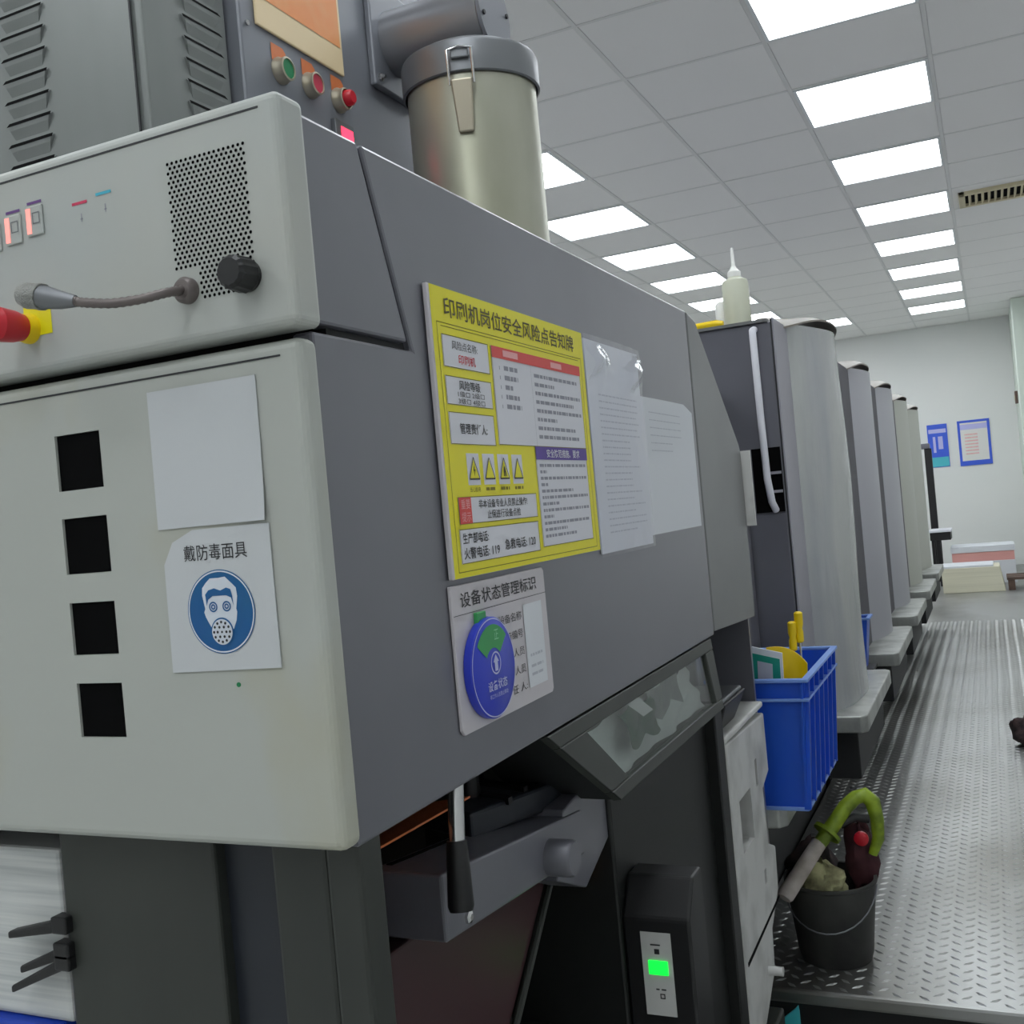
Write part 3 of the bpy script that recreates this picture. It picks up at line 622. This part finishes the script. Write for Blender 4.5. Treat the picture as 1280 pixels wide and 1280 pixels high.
# sleeve with paper, and plain sheet
SL = thing('paper_sleeve', 'clear glossy plastic sleeve holding a printed white sheet beside the yellow sign', 'paper', (SX, 1.44, -.07))
MB().box(SX + .001, SX + .003, 1.323, 1.556, -.067, .222).build('sheet', 'paper', SL)
MB().grid(lambda u, v: (SX + .0045 + .0035 * math.sin(3.1 * u) + .016 * math.exp(-((v - .86 - .03 * math.sin(8 * u)) / .055) ** 2) * (.55 + .45 * math.sin(9 * u + 1)), 1.319 + .243 * u, -.071 + .299 * v), 40, 60).build('sleeve', 'film', SL, smooth=True)
SF = Face((SX + .003, 1.323, -.067), (0, 1, 0), (0, 0, 1), (1, 0, 0)); q = MB()
for k in range(22): SF.dashes(q, .04, .04 + random.choice((.12, .16, .17)), .215 - k * .009, .002, .0003)
q.build('faint_print', 'palegrey', SL, fix=False, kind='stuff')
PS = thing('notice_sheet', 'plain white landscape sheet taped right of the plastic sleeve', 'paper', (SX, 1.7, -.055))
MB().grid(lambda u, v: (SX + .0012 + .0025 * math.sin(3 * u) * v, 1.556 + .302 * u, -.055 + .214 * v - .07 * max(0, u + v - 1.82)), 16, 10, (.0008, 0, 0)).build('sheet', 'paper', PS, smooth=True)
SF = Face((SX + .0045, 1.556, -.055), (0, 1, 0), (0, 0, 1), (1, 0, 0)); q = MB()
for k in range(6): SF.dashes(q, .03, .03 + random.choice((.12, .18)), .19 - k * .012, .0015, .0003)
q.build('faint_print', 'palegrey', PS, fix=False, kind='stuff')
# papers on the beige door
FD = Face((0, .6745, 0), (1, 0, 0), (0, 0, 1), (0, -1, 0))
MB().grid(lambda u, v: (-.629 + .111 * u + .001 * v, .6742 - .003 * (u ** 4) * (1 - v) ** 4, .0115 + .114 * v), 10, 10, (0, -.0006, 0)).build('blank_sheet', 'doorpaper', None, smooth=True, label='blank white paper sheet stuck on the beige door above the mask sign', cat='paper')
RS = thing('respirator_sign', 'white paper sign with blue gas-mask symbol on the beige door', 'sign', (-.57, .674, -.107))
MB().prismY([(-.6265, -.107), (-.5165, -.105), (-.5165, .009), (-.593, .009), (-.615, .0), (-.6255, -.018)], .6733, .6743).build('sheet', 'doorpaper', RS)
FD = Face((0, .6732, 0), (1, 0, 0), (0, 0, 1), (0, -1, 0))
q = MB(); FD.text(q, '戴防毒面具', -.6035, -.5395, -.0165, -.0035, .0004); q.build('lettering', 'ink', RS, fix=False)
mc = (-.5705, -.0585); mr = .034
q = MB(); FD.disc(q, *mc, mr, mr, .0004, 64); q.build('blue_disc', 'maskblue', RS)
q = Each(); FD.disc(q, *mc, mr * .975, mr * .975, .0006, 64, r2=.965)
def mp(a, b): return (mc[0] + a * mr, mc[1] + b * mr)
FD.poly(q, [mp(*p) for p in ((-.52, .40), (-.50, .58), (-.38, .70), (-.25, .80), (0, .80), (.20, .82), (.36, .68), (.50, .55), (.52, .35), (.46, .05), (.48, -.02), (.44, -.22), (.34, -.42), (.28, -.45), (-.26, -.45), (-.36, -.30), (-.46, -.12), (-.50, .0), (-.46, .08))], .0006)
q.build('white_head', 'maskwhite', RS, fix=False)
q = Each(); FD.poly(q, [mp(*p) for p in ((-.40, .15), (-.42, .42), (-.32, .52), (-.14, .56), (.04, .50), (.22, .56), (.34, .52), (.38, .36), (.40, .12), (.34, .32), (.2, .38), (-.2, .38), (-.34, .30))], .0009)
for s in (-1, 1):
    FD.disc(q, *mp(s * .2 - .01, .12), .125 * mr, .125 * mr, .0009, 24, r2=.72); FD.disc(q, *mp(s * .2 - .01, .12), .065 * mr, .065 * mr, .0009, 20, r2=.5)
FD.disc(q, *mp(.0, -.48), .335 * mr, .34 * mr, .0009, 40); q.build('blue_detail', 'maskblue', RS, fix=False)
q = MB(); FD.disc(q, *mp(.0, -.48), .30 * mr, .305 * mr, .0012, 40); q.build('filter_disc', 'maskwhite', RS)
q = MB(); FD.disc(q, *mp(0, -.48), .03 * mr, .03 * mr, .0015, 10)
for r_, n_ in ((.13, 6), (.235, 12)):
    for k in range(n_): t_ = 2 * math.pi * k / n_; FD.disc(q, *mp(r_ * math.cos(t_), -.48 + r_ * math.sin(t_)), .034 * mr, .034 * mr, .0015, 10)
q.build('filter_holes', 'ink', RS, fix=False, kind='stuff')

# ================================================================== PRINTING UNITS
UY = [3.15 + 1.21 * k for k in range(5)]
UM = ['film2', 'guard', 'guard', 'guard2', 'guard2']
UL = ['nearest printing unit with wrinkled silver guard and white grab bar', 'second printing unit from the camera with lilac-grey curved guard', 'third printing unit, in the middle of the press row',
      'fourth printing unit with pale warm-grey curved guard', 'farthest printing unit with pale grey guard near the back wall']
for k, y in enumerate(UY):
    u = thing('printing_unit', UL[k], 'printing unit', (-1.2, y + .5, PZ if False else FZ), 'printing units along the aisle')
    MB().box(-1.9, -.551, y, y + (1.02 if k == 0 else 1.16), -.80, .49).build('body', 'dark', u, bevel=.006)
    MB().box(-1.85, -.70, y + .05, y + 1.15, FZ, -.80).build('base', 'shell', u)
    MB().box(-.5515, -.544, y + .004, y + (.24 if k == 0 else .585), -.80, .500).build('side_frame', 'strip' if k == 0 else 'sidedark', u, bevel=.002)
    MB().box(-.5525, -.5485, y - .001, y + .005, -.80, .495).build('frame_seam', 'ink', u)
    def gd(a, b, y=y, k=k):
        s = math.sin(math.pi * (a if k == 0 else a ** 1.25)) ** .75
        w = .006 * math.sin(11 * a + 3 * b) + .004 * math.sin(9 * b + 4 * a) if k == 0 else 0
        return (-.546 + (.098 if k == 0 else .060) * s + w * s, y + (.22 if k == 0 else .56) + (.74 if k == 0 else .58) * a, -.745 + 1.25 * b)
    MB().grid(gd, 24, 24, (-.006, 0, 0)).build('curved_guard', UM[k], u, smooth=True)
    def cp(a, b, y=y, k=k):
        s = math.sin(math.pi * a) ** .75
        return (-.625 + (.06 + (.128 if k == 0 else .085) * s) * b, y + (.15 if k == 0 else .48) + (.80 if k == 0 else .66) * a, .516 + .038 * math.sin(math.pi * min(1, a * 1.1)) - .030 * b * b + .004 * math.sin(12 * a + 5 * b))
    MB().grid(cp, 20, 6, (0, 0, .006)).build('top_flap', 'cap', u, smooth=True)
    st = MB().prismZ([(-.70, y + .22), (-.425, y + .22), (-.408, y + .24), (-.408, y + 1.04), (-.425, y + 1.06), (-.70, y + 1.06)], -.775, -.722).build('foot_step', 'step', u, bevel=.005)
    MB().box(-.70, -.445, y + .27, y + 1.04, -.93, -.775).build('step_bracket', 'shell', u, bevel=.004)
    if k == 0:
        fr = MB().box(-.640, -.5565, y - .006, y + .002, -.07, .12).build('recess', 'hole', u)
        for z in (-.01, .045): MB().box(-.600, -.558, y - .012, y - .004, z - .004, z + .004).build('recess_shelf', 'strip', fr)
        MB().tube([(-.600, y - .004, .470), (-.600, y - .03, .464), (-.599, y - .036, .45), (-.597, y - .038, .20), (-.594, y - .038, .03), (-.588, y - .030, -.04), (-.583, y - .004, -.065)], .0105, 12).build('grab_bar', 'white', u, smooth=True)
        MB().box(-1.9, -.56, y - .01, y + .3, .488, .497).build('top_plate', 'dark2', u)
# filler frame between delivery and the first unit, with its step
N = thing('connecting_frame', 'dark connecting frame between the delivery shoulder and the nearest printing unit', 'machine frame', (-1.2, 2.7, FZ))
MB().box(-1.8, -.72, 2.28, 3.14, FZ, .30).build('frame_box', 'shell', N)
MB().box(-.74, -.66, 2.40, 3.13, -.80, .06).build('side_plate', 'dark', N, bevel=.004)
MB().prismZ([(-.72, 2.36), (-.50, 2.40), (-.485, 2.42), (-.485, 3.1), (-.50, 3.12), (-.72, 3.12)], -.77, -.722).build('foot_step', 'step', N, bevel=.005)
MB().box(-.72, -.62, 2.42, 3.1, -.95, -.77).build('step_bracket', 'shell', N)
MB().box(-.515, -.4625, 2.252, 2.262, -.075, .085).build('white_plate', 'cast', N)
MB().box(-.60, -.50, 2.262, 2.275, -.9, .06).build('end_plate', 'dark', N)
# white casting under the shoulder
W = thing('white_casting', 'white cast machine bracket with cut-outs below the delivery shoulder', 'bracket', (-.5, 2.1, FZ))
poly = [(1.915, -.462), (2.258, -.475), (2.258, -.60), (2.19, -.62), (2.195, -.735), (2.258, -.76), (2.25, -.85), (2.16, -.90), (2.15, -.98), (1.99, -1.06), (1.915, -1.1)]
wo = MB().prismX(poly, -.515, -.484).build('plate', 'cast', W, bevel=.004)
cu_ = MB().box(-.54, -.46, 1.975, 2.075, -.685, -.585); cu_.box(-.54, -.46, 2.13, 2.15, -.60, -.545); cu_.box(-.54, -.46, 2.13, 2.15, -.80, -.77)
boolean(wo, cu_.build('cutter', 'hole', W))
MB().box(-.66, -.484, 1.915, 2.258, -.462, -.450).build('ledge', 'cast', W, bevel=.004)
MB().box(-.70, -.60, 1.915, 2.258, FZ, -.462).build('backing', 'shell', W)
MB().box(-.60, -.535, 2.17, 2.258, -1.2, -.64).build('inner_block', 'blueblack', W)
MB().prismX([(1.93, -.872), (2.25, -.862), (2.25, -.868), (1.93, -.880)], -.4845, -.483).build('groove', 'hole', W)
MB().tube([(-.484, 2.09, -.955), (-.455, 2.09, -.955)], .009, 12).build('peg', 'cast', W, smooth=True)
MB().box(-.60, -.484, 1.915, 2.2, FZ, -1.08).build('foot', 'column', W, bevel=.005)
T = thing('black_tray', 'small black tray with grey contents on the white casting ledge', 'tray', (-.53, 2.02, -.450))
MB().hexa([(-.60, 1.96, -.4495), (-.505, 1.96, -.4495), (-.505, 2.08, -.4495), (-.60, 2.08, -.4495), (-.62, 1.94, -.395), (-.485, 1.94, -.395), (-.485, 2.12, -.395), (-.62, 2.12, -.395)]).build('tray_body', 'black', T, bevel=.004)
MB().box(-.612, -.492, 1.948, 2.11, -.396, -.388).build('grey_lid', 'lid', T, bevel=.003)
# status lamp box on the leg
B = thing('indicator_box', 'black indicator box with white label and lit green lamp at the bottom', 'indicator', (-.455, 1.39, -.80))
MB().prismX([(1.35, -1.0), (1.35, -.562), (1.385, -.515), (1.43, -.515), (1.43, -1.0)], -.506, -.412).build('housing', 'black', B, bevel=.004)
FI = Face((0, 1.3495, 0), (1, 0, 0), (0, 0, 1), (0, -1, 0))
MB().hexa([(-.482, 1.3485, -.692), (-.440, 1.3485, -.692), (-.440, 1.3495, -.692), (-.482, 1.3495, -.692), (-.482, 1.3485, -.580), (-.440, 1.3485, -.580), (-.440, 1.3495, -.580), (-.482, 1.3495, -.580)]).build('label_plate', 'cast', B)
MB().box(-.4735, -.4465, 1.346, 1.3487, -.6365, -.6175).build('green_lamp', 'gled', B, bevel=.001)
q = MB(); FI.dashes(q, -.469, -.453, -.5975, .002, .0015); FI.rect(q, -.464, -.457, -.609, -.602, .0015); FI.dashes(q, -.466, -.452, -.6575, .002, .0015); FI.frame(q, -.461, -.454, -.669, -.662, .0015, .0015); q.build('label_print', 'ink', B, fix=False, kind='stuff')

# ================================================================== LOOSE THINGS
# blue crate on the step
def crate(name, label, x0, x1, y0, y1, z0, z1, parts=True):
    c = thing(name, label, 'crate', ((x0 + x1) / 2, (y0 + y1) / 2, z0), 'blue crates on the foot steps')
    t, k = .004, .02
    b = MB(); b.box(x0 + k, x1 - k, y0 + k, y1 - k, z0, z0 + t)
    lo = [(x0 + k, y0 + k), (x1 - k, y0 + k), (x1 - k, y1 - k), (x0 + k, y1 - k)]; hi = [(x0, y0), (x1, y0), (x1, y1), (x0, y1)]
    cx_, cy_ = (x0 + x1) / 2, (y0 + y1) / 2
    def ins(p, d): return (p[0] + (d if p[0] < cx_ else -d), p[1] + (d if p[1] < cy_ else -d))
    for i in range(4):
        j = (i + 1) % 4
        b.hexa([(*lo[i], z0), (*lo[j], z0), (*ins(lo[j], t), z0), (*ins(lo[i], t), z0), (*hi[i], z1), (*hi[j], z1), (*ins(hi[j], t), z1), (*ins(hi[i], t), z1)])
    b.build('walls', 'cratem', c)
    r = MB()
    for q in ((x0 - .010, x1 + .010, y0 - .010, y0 + .006), (x0 - .010, x1 + .010, y1 - .006, y1 + .010), (x0 - .010, x0 + .006, y0, y1), (x1 - .006, x1 + .010, y0, y1)): r.box(*q, z1 - .006, z1 + .002)
    r.build('rim', 'crateedge', c, bevel=.0015, seg=1)
    if parts:
        r = MB(); zz = z1 - .045; 
        for q in ((x0 - .008, x1 + .008, y0 - .008, y0 + .004), (x1 - .005, x1 + .008, y0, y1)): r.box(*q, zz - .003, zz + .003)
        r.build('band', 'crateedge', c, bevel=.001, seg=1)
        r = MB()
        for q in ((x0 + k - .003, x1 - k + .004, y0 + k - .006, y0 + k + .01), (x1 - k - .008, x1 - k + .006, y0 + k, y1 - k)): r.box(*q, z0, z0 + .008)
        r.build('base_rim', 'crateedge', c, bevel=.001, seg=1)
        for i in range(7):
            y = y0 + .012 + i * (y1 - y0 - .034) / 6
            sft = (k if y < cy_ else -k) * abs(y - cy_) / (y1 - y0) * 2 * 0
            MB().hexa([(x1 - k - .001, y + sft, z0 + .004), (x1 - k + .009, y + sft, z0 + .004), (x1 - k + .009, y + .006 + sft, z0 + .004), (x1 - k - .001, y + .006 + sft, z0 + .004),
                       (x1 - .001, y, z1 - .006), (x1 + .008, y, z1 - .006), (x1 + .008, y + .006, z1 - .006), (x1 - .001, y + .006, z1 - .006)]).build('rib', 'cratem', c)
        for x in (x0 + .03, x1 - .004):
            MB().hexa([(x - .004 - (k if x > cx_ else -0) * .9, y0 + k - .007, z0 + .004), (x + .002 - (k if x > cx_ else 0) * .9, y0 + k - .007, z0 + .004), (x + .002 - (k if x > cx_ else 0) * .9, y0 + k + .001, z0 + .004), (x - .004 - (k if x > cx_ else 0) * .9, y0 + k + .001, z0 + .004),
                       (x - .004, y0 - .008, z1 - .006), (x + .002, y0 - .008, z1 - .006), (x + .002, y0 + .001, z1 - .006), (x - .004, y0 + .001, z1 - .006)]).build('rib', 'cratem', c)
    return c
crate('crate', 'tall blue plastic crate holding tools beside the nearest printing unit', -.625, -.412, 2.365, 2.83, -.7215, -.425)
crate('crate', 'small blue crate farther back, half hidden behind the nearest curved guard', -.565, -.480, 4.235, 4.345, -.7215, -.53, False)
MB().box(-.72, -.47, 4.22, 4.355, -.735, -.722).build('support_shelf', 'shell', None, bevel=.002, label='dark shelf carrying the small far blue crate', cat='shelf')
yb = MB().grid(lambda u, v: (-.530 + .085 * u + .018 * v, 2.46 + .05 * math.sin(2.4 * u) + .02 * v, -.70 + .330 * v - .045 * v * u * u), 12, 4, (0, .006, 0)).build('yellow_folder', 'ypl', None, smooth=True, label='curved yellow plastic folder standing in the blue crate', cat='folder')
gbk = thing('booklet', 'teal and white booklet leaning in the blue crate', 'booklet', (-.51, 2.42, -.70))
MB().hexa([(-.560, 2.405, -.70), (-.470, 2.405, -.70), (-.470, 2.411, -.70), (-.560, 2.411, -.70), (-.552, 2.405, -.350), (-.462, 2.405, -.372), (-.462, 2.411, -.372), (-.552, 2.411, -.350)]).build('cover', 'paper', gbk)
MB().hexa([(-.553, 2.4035, -.69), (-.477, 2.4035, -.69), (-.477, 2.405, -.69), (-.553, 2.405, -.69), (-.545, 2.4035, -.366), (-.468, 2.4035, -.385), (-.468, 2.405, -.385), (-.545, 2.405, -.366)]).build('teal_print', 'tpl', gbk)
MB().hexa([(-.520, 2.402, -.43), (-.487, 2.402, -.437), (-.487, 2.4035, -.437), (-.520, 2.4035, -.43), (-.518, 2.402, -.388), (-.485, 2.402, -.396), (-.485, 2.4035, -.396), (-.518, 2.4035, -.388)]).build('picture', 'palegrey', gbk)
for (x, y, z1, lean, lb, sm) in ((-.447, 2.58, -.300, .002, 'yellow-handled screwdriver in the blue crate, the taller of two', 'chrome'), (-.466, 2.57, -.322, -.002, 'yellow-handled screwdriver in the blue crate, the shorter one with red shaft', 'redplastic')):
    s_ = thing('screwdriver', lb, 'screwdriver', (x, y, -.715), 'screwdrivers in the crate')
    b0 = Vector((x - .008, y, -.715)); b1 = Vector((x - lean, y, z1)); h0 = b0.lerp(b1, .82)
    MB().tube([b0, h0], .0028, 10).build('shaft', sm, s_, smooth=True)
    dr_ = (b1 - h0)
    MB().tube([h0, h0 + dr_ * .05, h0 + dr_ * .35, h0 + dr_ * .45, h0 + dr_ * .6, h0 + dr_ * .95, h0 + dr_], [.006, .0095, .0095, .0075, .0105, .0105, .006], 12).build('handle', 'ypl', s_, smooth=True)
# bucket
bk = thing('bucket', 'dirty dark grey bucket standing at the platform edge', 'bucket', (-.452, 2.74, PZ))
bx_, by_ = -.458, 2.745
MB().lathe((bx_, by_, 0), [(0, PZ + .003), (.082, PZ + .003), (.086, PZ + .001), (.092, PZ + .02), (.111, PZ + .195), (.115, PZ + .198), (.115, PZ + .205), (.107, PZ + .205), (.089, PZ + .02), (0, PZ + .012)], 40).build('bucket_body', 'bucket', bk, smooth=True)
hp = [(bx_ - .113 * math.cos(t_) * 1.0, by_ - .113 * math.sin(t_) - .012 * math.sin(t_), PZ + .19 - .085 * math.sin(t_)) for t_ in [math.pi * i / 16 for i in range(17)]]
MB().tube(hp, .0020, 8).build('wire_handle', 'lid', bk, smooth=True)
rl = thing('scrub_tool', 'lime green handled tool with dirty white roller resting in the bucket', 'tool', (-.5, 2.7, -1.03))
MB().tube([(-.548, 2.60, -1.005), (-.545, 2.605, -1.0), (-.468, 2.69, -.895), (-.466, 2.692, -.892)], [.017, .021, .0185, .016], 16).build('roller', 'roller', rl, smooth=True)
MB().tube([(-.475, 2.68, -.905), (-.44, 2.72, -.865), (-.405, 2.75, -.820), (-.380, 2.76, -.798), (-.358, 2.765, -.792), (-.340, 2.765, -.808), (-.333, 2.765, -.85), (-.334, 2.765, -.90), (-.350, 2.76, -.94)], [.016, .019, .019, .018, .020, .020, .017, .015, .011], 14).build('loop_handle', 'lime', rl, smooth=True)
MB().tube([(-.452, 2.712, -.878), (-.447, 2.717, -.872)], .036, 20).build('hand_guard', 'lime', rl, smooth=True)
MB().lathe((-.372, 2.745, -.895), [(.018, 0), (.018, .008), (.012, .012), (0, .012)], 18, 'y').build('red_button', 'redplastic', rl, smooth=True)
MB().tube([(-.42, 2.735, -.86), (-.385, 2.75, -.845), (-.352, 2.76, -.85)], .011, 10).build('trigger', 'black', rl, smooth=True)
def lump(name, m, c, r, amp, label, cat, seed, parent=None, flat=1):
    rr = random.Random(seed); ph = [rr.uniform(0, 6) for _ in range(6)]; mb = MB(); nu, nv = 22, 14; vs = []
    for j in range(nv + 1):
        for i in range(nu):
            th = math.pi * j / nv; a = 2 * math.pi * i / nu
            d = 1 + amp * (math.sin(3 * a + ph[0] + 2 * th) + math.sin(5 * th + ph[1] + a * 2) + .6 * math.sin(7 * a + ph[2]) * math.sin(th * 4 + ph[3]))
            vs.append((c[0] + r[0] * d * math.sin(th) * math.cos(a), c[1] + r[1] * d * math.sin(th) * math.sin(a), c[2] + r[2] * d * math.cos(th)))
    mb.add(vs, [(j * nu + i, j * nu + (i + 1) % nu, (j + 1) * nu + (i + 1) % nu, (j + 1) * nu + i) for j in range(nv) for i in range(nu)])
    return mb.build(name, m, parent, smooth=True, label=label, cat=cat)
lump('rag', 'rag', (-.465, 2.70, -1.0), (.055, .05, .05), .14, 'crumpled pale yellow rag in the bucket', 'rag', 3)
lump('rag', 'maroon', (-.385, 2.79, -.955), (.040, .04, .080), .13, 'maroon stained rag hanging over the bucket rim', 'rag', 5)
lump('rag', 'darkrag', (-.505, 2.80, -.985), (.06, .05, .06), .13, 'dark oily rag at the left of the bucket', 'rag', 8)
lump('rag', 'darkrag', (.045, 5.0, PZ + .062), (.062, .07, .06), .12, 'crumpled black cloth lying on the tread plate at right', 'rag', 11)
# bottle and yellow tool on the nearest unit
bt = thing('wash_bottle', 'translucent white squeeze bottle standing on the nearest printing unit', 'bottle', (-.675, 3.30, .497))
MB().lathe((-.675, 3.30, 0), [(0, .498), (.038, .498), (.041, .503), (.041, .640), (.038, .652), (.020, .662), (.018, .676)], 32).build('bottle_body', 'bottle', bt, smooth=True)
MB().lathe((-.675, 3.30, 0), [(.0205, .664), (.0205, .680), (.012, .688), (.006, .70), (.004, .755), (0, .757)], 20).build('nozzle', 'nozzle', bt, smooth=True)
MB().lathe((-.725, 3.34, 0), [(0, .498), (.026, .498), (.027, .50), (.027, .59), (.02, .60), (0, .60)], 24).build('white_jar', 'nozzle', None, smooth=True, label='small white jar just behind the squeeze bottle', cat='jar')
MB().tube([(-.86, 3.20, .508), (-.79, 3.20, .512), (-.72, 3.20, .512), (-.70, 3.20, .510)], [.004, .011, .013, .009], 14).build('yellow_marker', 'ypl', None, smooth=True, label='yellow marker lying left of the squeeze bottle', cat='marker')
# paper pile at the delivery, lower left
pile = thing('paper_pile', 'tall pile of white printed sheets under the beige door, lower left', 'paper stack', (-1.2, 1.0, -.446))
MB().box(-1.62, -.832, .722, 1.34, -.446, -.280).build('sheets', 'stack', pile, bevel=.004)
MB().box(-.833, -.822, .726, 1.34, -.446, -.30).build('sheet_edges', 'stackpink', pile)
pl = thing('pallet', 'blue pallet carrying the pile of printed sheets', 'pallet', (-1.2, 1.0, -.572))
for z in (-.572, -.475): MB().box(-1.63, -.845, .712, 1.35, z, z + .028).build('deck_board', 'palletm', pl, bevel=.003)
for x in (-1.6, -1.27, -.94): MB().box(x, x + .09, .72, 1.34, -.544, -.475).build('block', 'palletm', pl)
lt = thing('lift_table', 'black pile lift table under the blue pallet', 'lift table', (-1.2, 1.0, FZ))
MB().box(-1.6, -.86, .74, 1.33, -.64, -.573).build('table_plate', 'shell', lt, bevel=.004)
for x in (-1.56, -.95):
    for y in (.77, 1.24): MB().box(x, x + .06, y, y + .06, FZ, -.64).build('leg', 'shell', lt)
for (z, dx, dz_, lb) in ((-.342, -.072, -.014, 'upper black sheet stopper finger in front of the paper pile'), (-.366, -.060, -.022, 'middle black sheet stopper finger in front of the paper pile'), (-.376, -.074, -.032, 'lowest black sheet stopper finger in front of the paper pile')):
    fg = thing('sheet_stopper', lb, 'stopper', (-.815, .715, z - .01), 'sheet stopper fingers')
    MB().hexa([(-.812 + dx, .700, z + dz_ - .005), (-.812, .700, z - .007), (-.812, .712, z - .007), (-.812 + dx, .712, z + dz_ - .005), (-.812 + dx, .700, z + dz_ + .002), (-.812, .700, z + .005), (-.812, .712, z + .005), (-.812 + dx, .712, z + dz_ + .002)]).build('finger', 'black', fg, bevel=.002)
    MB().box(-.825, -.806, .699, .714, z - .009, z + .007).build('clamp', 'black', fg, bevel=.002)
MB().prismY([(-.60, FZ), (-.487, FZ), (-.4868, -1.165), (-.4885, -1.153), (-.497, -1.162), (-.532, -1.192), (-.60, -1.25)], 2.36, 2.366).build('teal_wrapper', 'teal', None, label='teal plastic wrapper at the foot of the platform edge', cat='wrapper')

# ================================================================== FAR END
def poster(name, label, x0, x1, z0, z1):
    p = thing(name, label, 'poster', ((x0 + x1) / 2, YF - .01, z0), 'posters on the back wall'); return p, Face((0, YF - .012, 0), (1, 0, 0), (0, 0, 1), (0, -1, 0))
p, f = poster('poster', 'blue and cyan poster on the back wall, nearest the press', -.70, -.465, .075, .615)
MB().box(-.70, -.465, YF - .012, YF - .002, .075, .615).build('board', 'posterblue', p)
q = MB(); f.rect(q, -.695, -.47, .08, .20, .001); q.build('cyan_band', 'postercyan', p)
q = MB(); f.rect(q, -.685, -.48, .505, .555, .001)
q.build('title_band', 'lilac', p)
q = Each(); f.rect(q, -.640, -.610, .26, .46, .001); f.rect(q, -.580, -.525, .30, .46, .001); q.build('printed_column', 'lilac', p)
p, f = poster('poster', 'white poster with blue frame on the back wall, right one', -.345, .025, .06, .625)
MB().box(-.345, .025, YF - .012, YF - .002, .06, .625).build('board', 'posterwhite', p)
q = MB(); f.frame(q, -.345, .025, .06, .625, .03, .001); f.rect(q, -.345, .025, .06, .12, .0015); q.build('blue_frame', 'posterblue', p)
q = MB(); f.rect(q, -.315, -.005, .51, .575, .001); q.build('title_band', 'lilac', p)
q = MB()
for k in range(7): f.dashes(q, -.27, -.27 + random.choice((.15, .22)), .44 - k * .04, .014, .001)
q.build('faint_print', 'pink', p, fix=False, kind='stuff')
# feeder end parts
fe = thing('feeder_post', 'thin black vertical post at the far end of the press', 'post', (-.62, 12.6, PZ))
MB().box(-.66, -.585, 12.58, 12.66, PZ, .28).build('post', 'black', fe, bevel=.004)
MB().box(-.70, -.60, 12.56, 12.68, .28, .34).build('post_head', 'dark', fe, bevel=.01)
tb = thing('side_table', 'small white side table with dark apron at the far press end', 'table', (-.54, 12.2, PZ))
MB().box(-.66, -.435, 12.0, 12.4, -.625, -.60).build('table_top', 'white', tb, bevel=.005)
MB().box(-.65, -.445, 12.02, 12.38, -.71, -.625).build('apron', 'black', tb, bevel=.004)
for x in (-.64, -.585): 
    for y in (12.04, 12.33): MB().box(x, x + .03, y, y + .03, PZ, -.71).build('leg', 'black', tb)
s1 = thing('paper_stack', 'cream paper stack on the platform at the far end of the aisle', 'paper stack', (-.27, 11.6, PZ), 'paper stacks at the far end')
MB().prismY([(-.53, PZ), (.035, PZ), (-.005, -.955), (-.535, -.955)], 11.3, 11.75).build('sheets', 'creamstack', s1, bevel=.005)
MB().box(-.535, -.06, 11.31, 11.75, -.955, -.935).build('top_sheets', 'paper', s1, bevel=.003)
s2 = thing('paper_stack', 'white paper stack with pink band behind the cream stack', 'paper stack', (-.15, 12.4, PZ), 'paper stacks at the far end')
MB().box(-.46, .15, 12.1, 12.6, PZ, -.96).build('lower_sheets', 'paper', s2, bevel=.004)
MB().box(-.455, .145, 12.105, 12.6, -.96, -.865).build('pink_sheets', 'redstack', s2)
MB().box(-.465, .155, 12.095, 12.6, -.865, -.80).build('upper_sheets', 'paper', s2, bevel=.004)
pa = thing('pallet', 'brown wooden pallet right of the cream paper stack', 'pallet', (.2, 11.6, PZ), 'pallets')
for k in range(3): MB().box(.05, .42, 11.35 + k * .16, 11.47 + k * .16, -1.10, -1.075).build('plank', 'wood', pa, bevel=.003)
for x in (.06, .22, .36): MB().box(x, x + .06, 11.36, 11.78, PZ, -1.10).build('bearer', 'wood', pa)
gb_ = thing('green_bin', 'pale green plastic bin at the right edge of the walkway', 'bin', (.32, 9.9, PZ))
MB().lathe((.34, 10.0, 0), [(0, PZ), (.10, PZ), (.13, PZ + .26), (.14, PZ + .262), (.14, PZ + .275), (.125, PZ + .275), (.097, PZ + .02), (0, PZ + .015)], 28).build('bin_body', 'greenbin', gb_, smooth=True)
sw = thing('wall_box', 'small brown wall box on the pale pilaster by the back wall', 'switch box', (.34, 13.6, .75))
MB().box(.315, .345, 13.45, 13.62, .72, .86).build('box', 'wood', sw, bevel=.005)
MB().box(.311, .316, 13.49, 13.58, .76, .82).build('cover_plate', 'ventm', sw, bevel=.002)
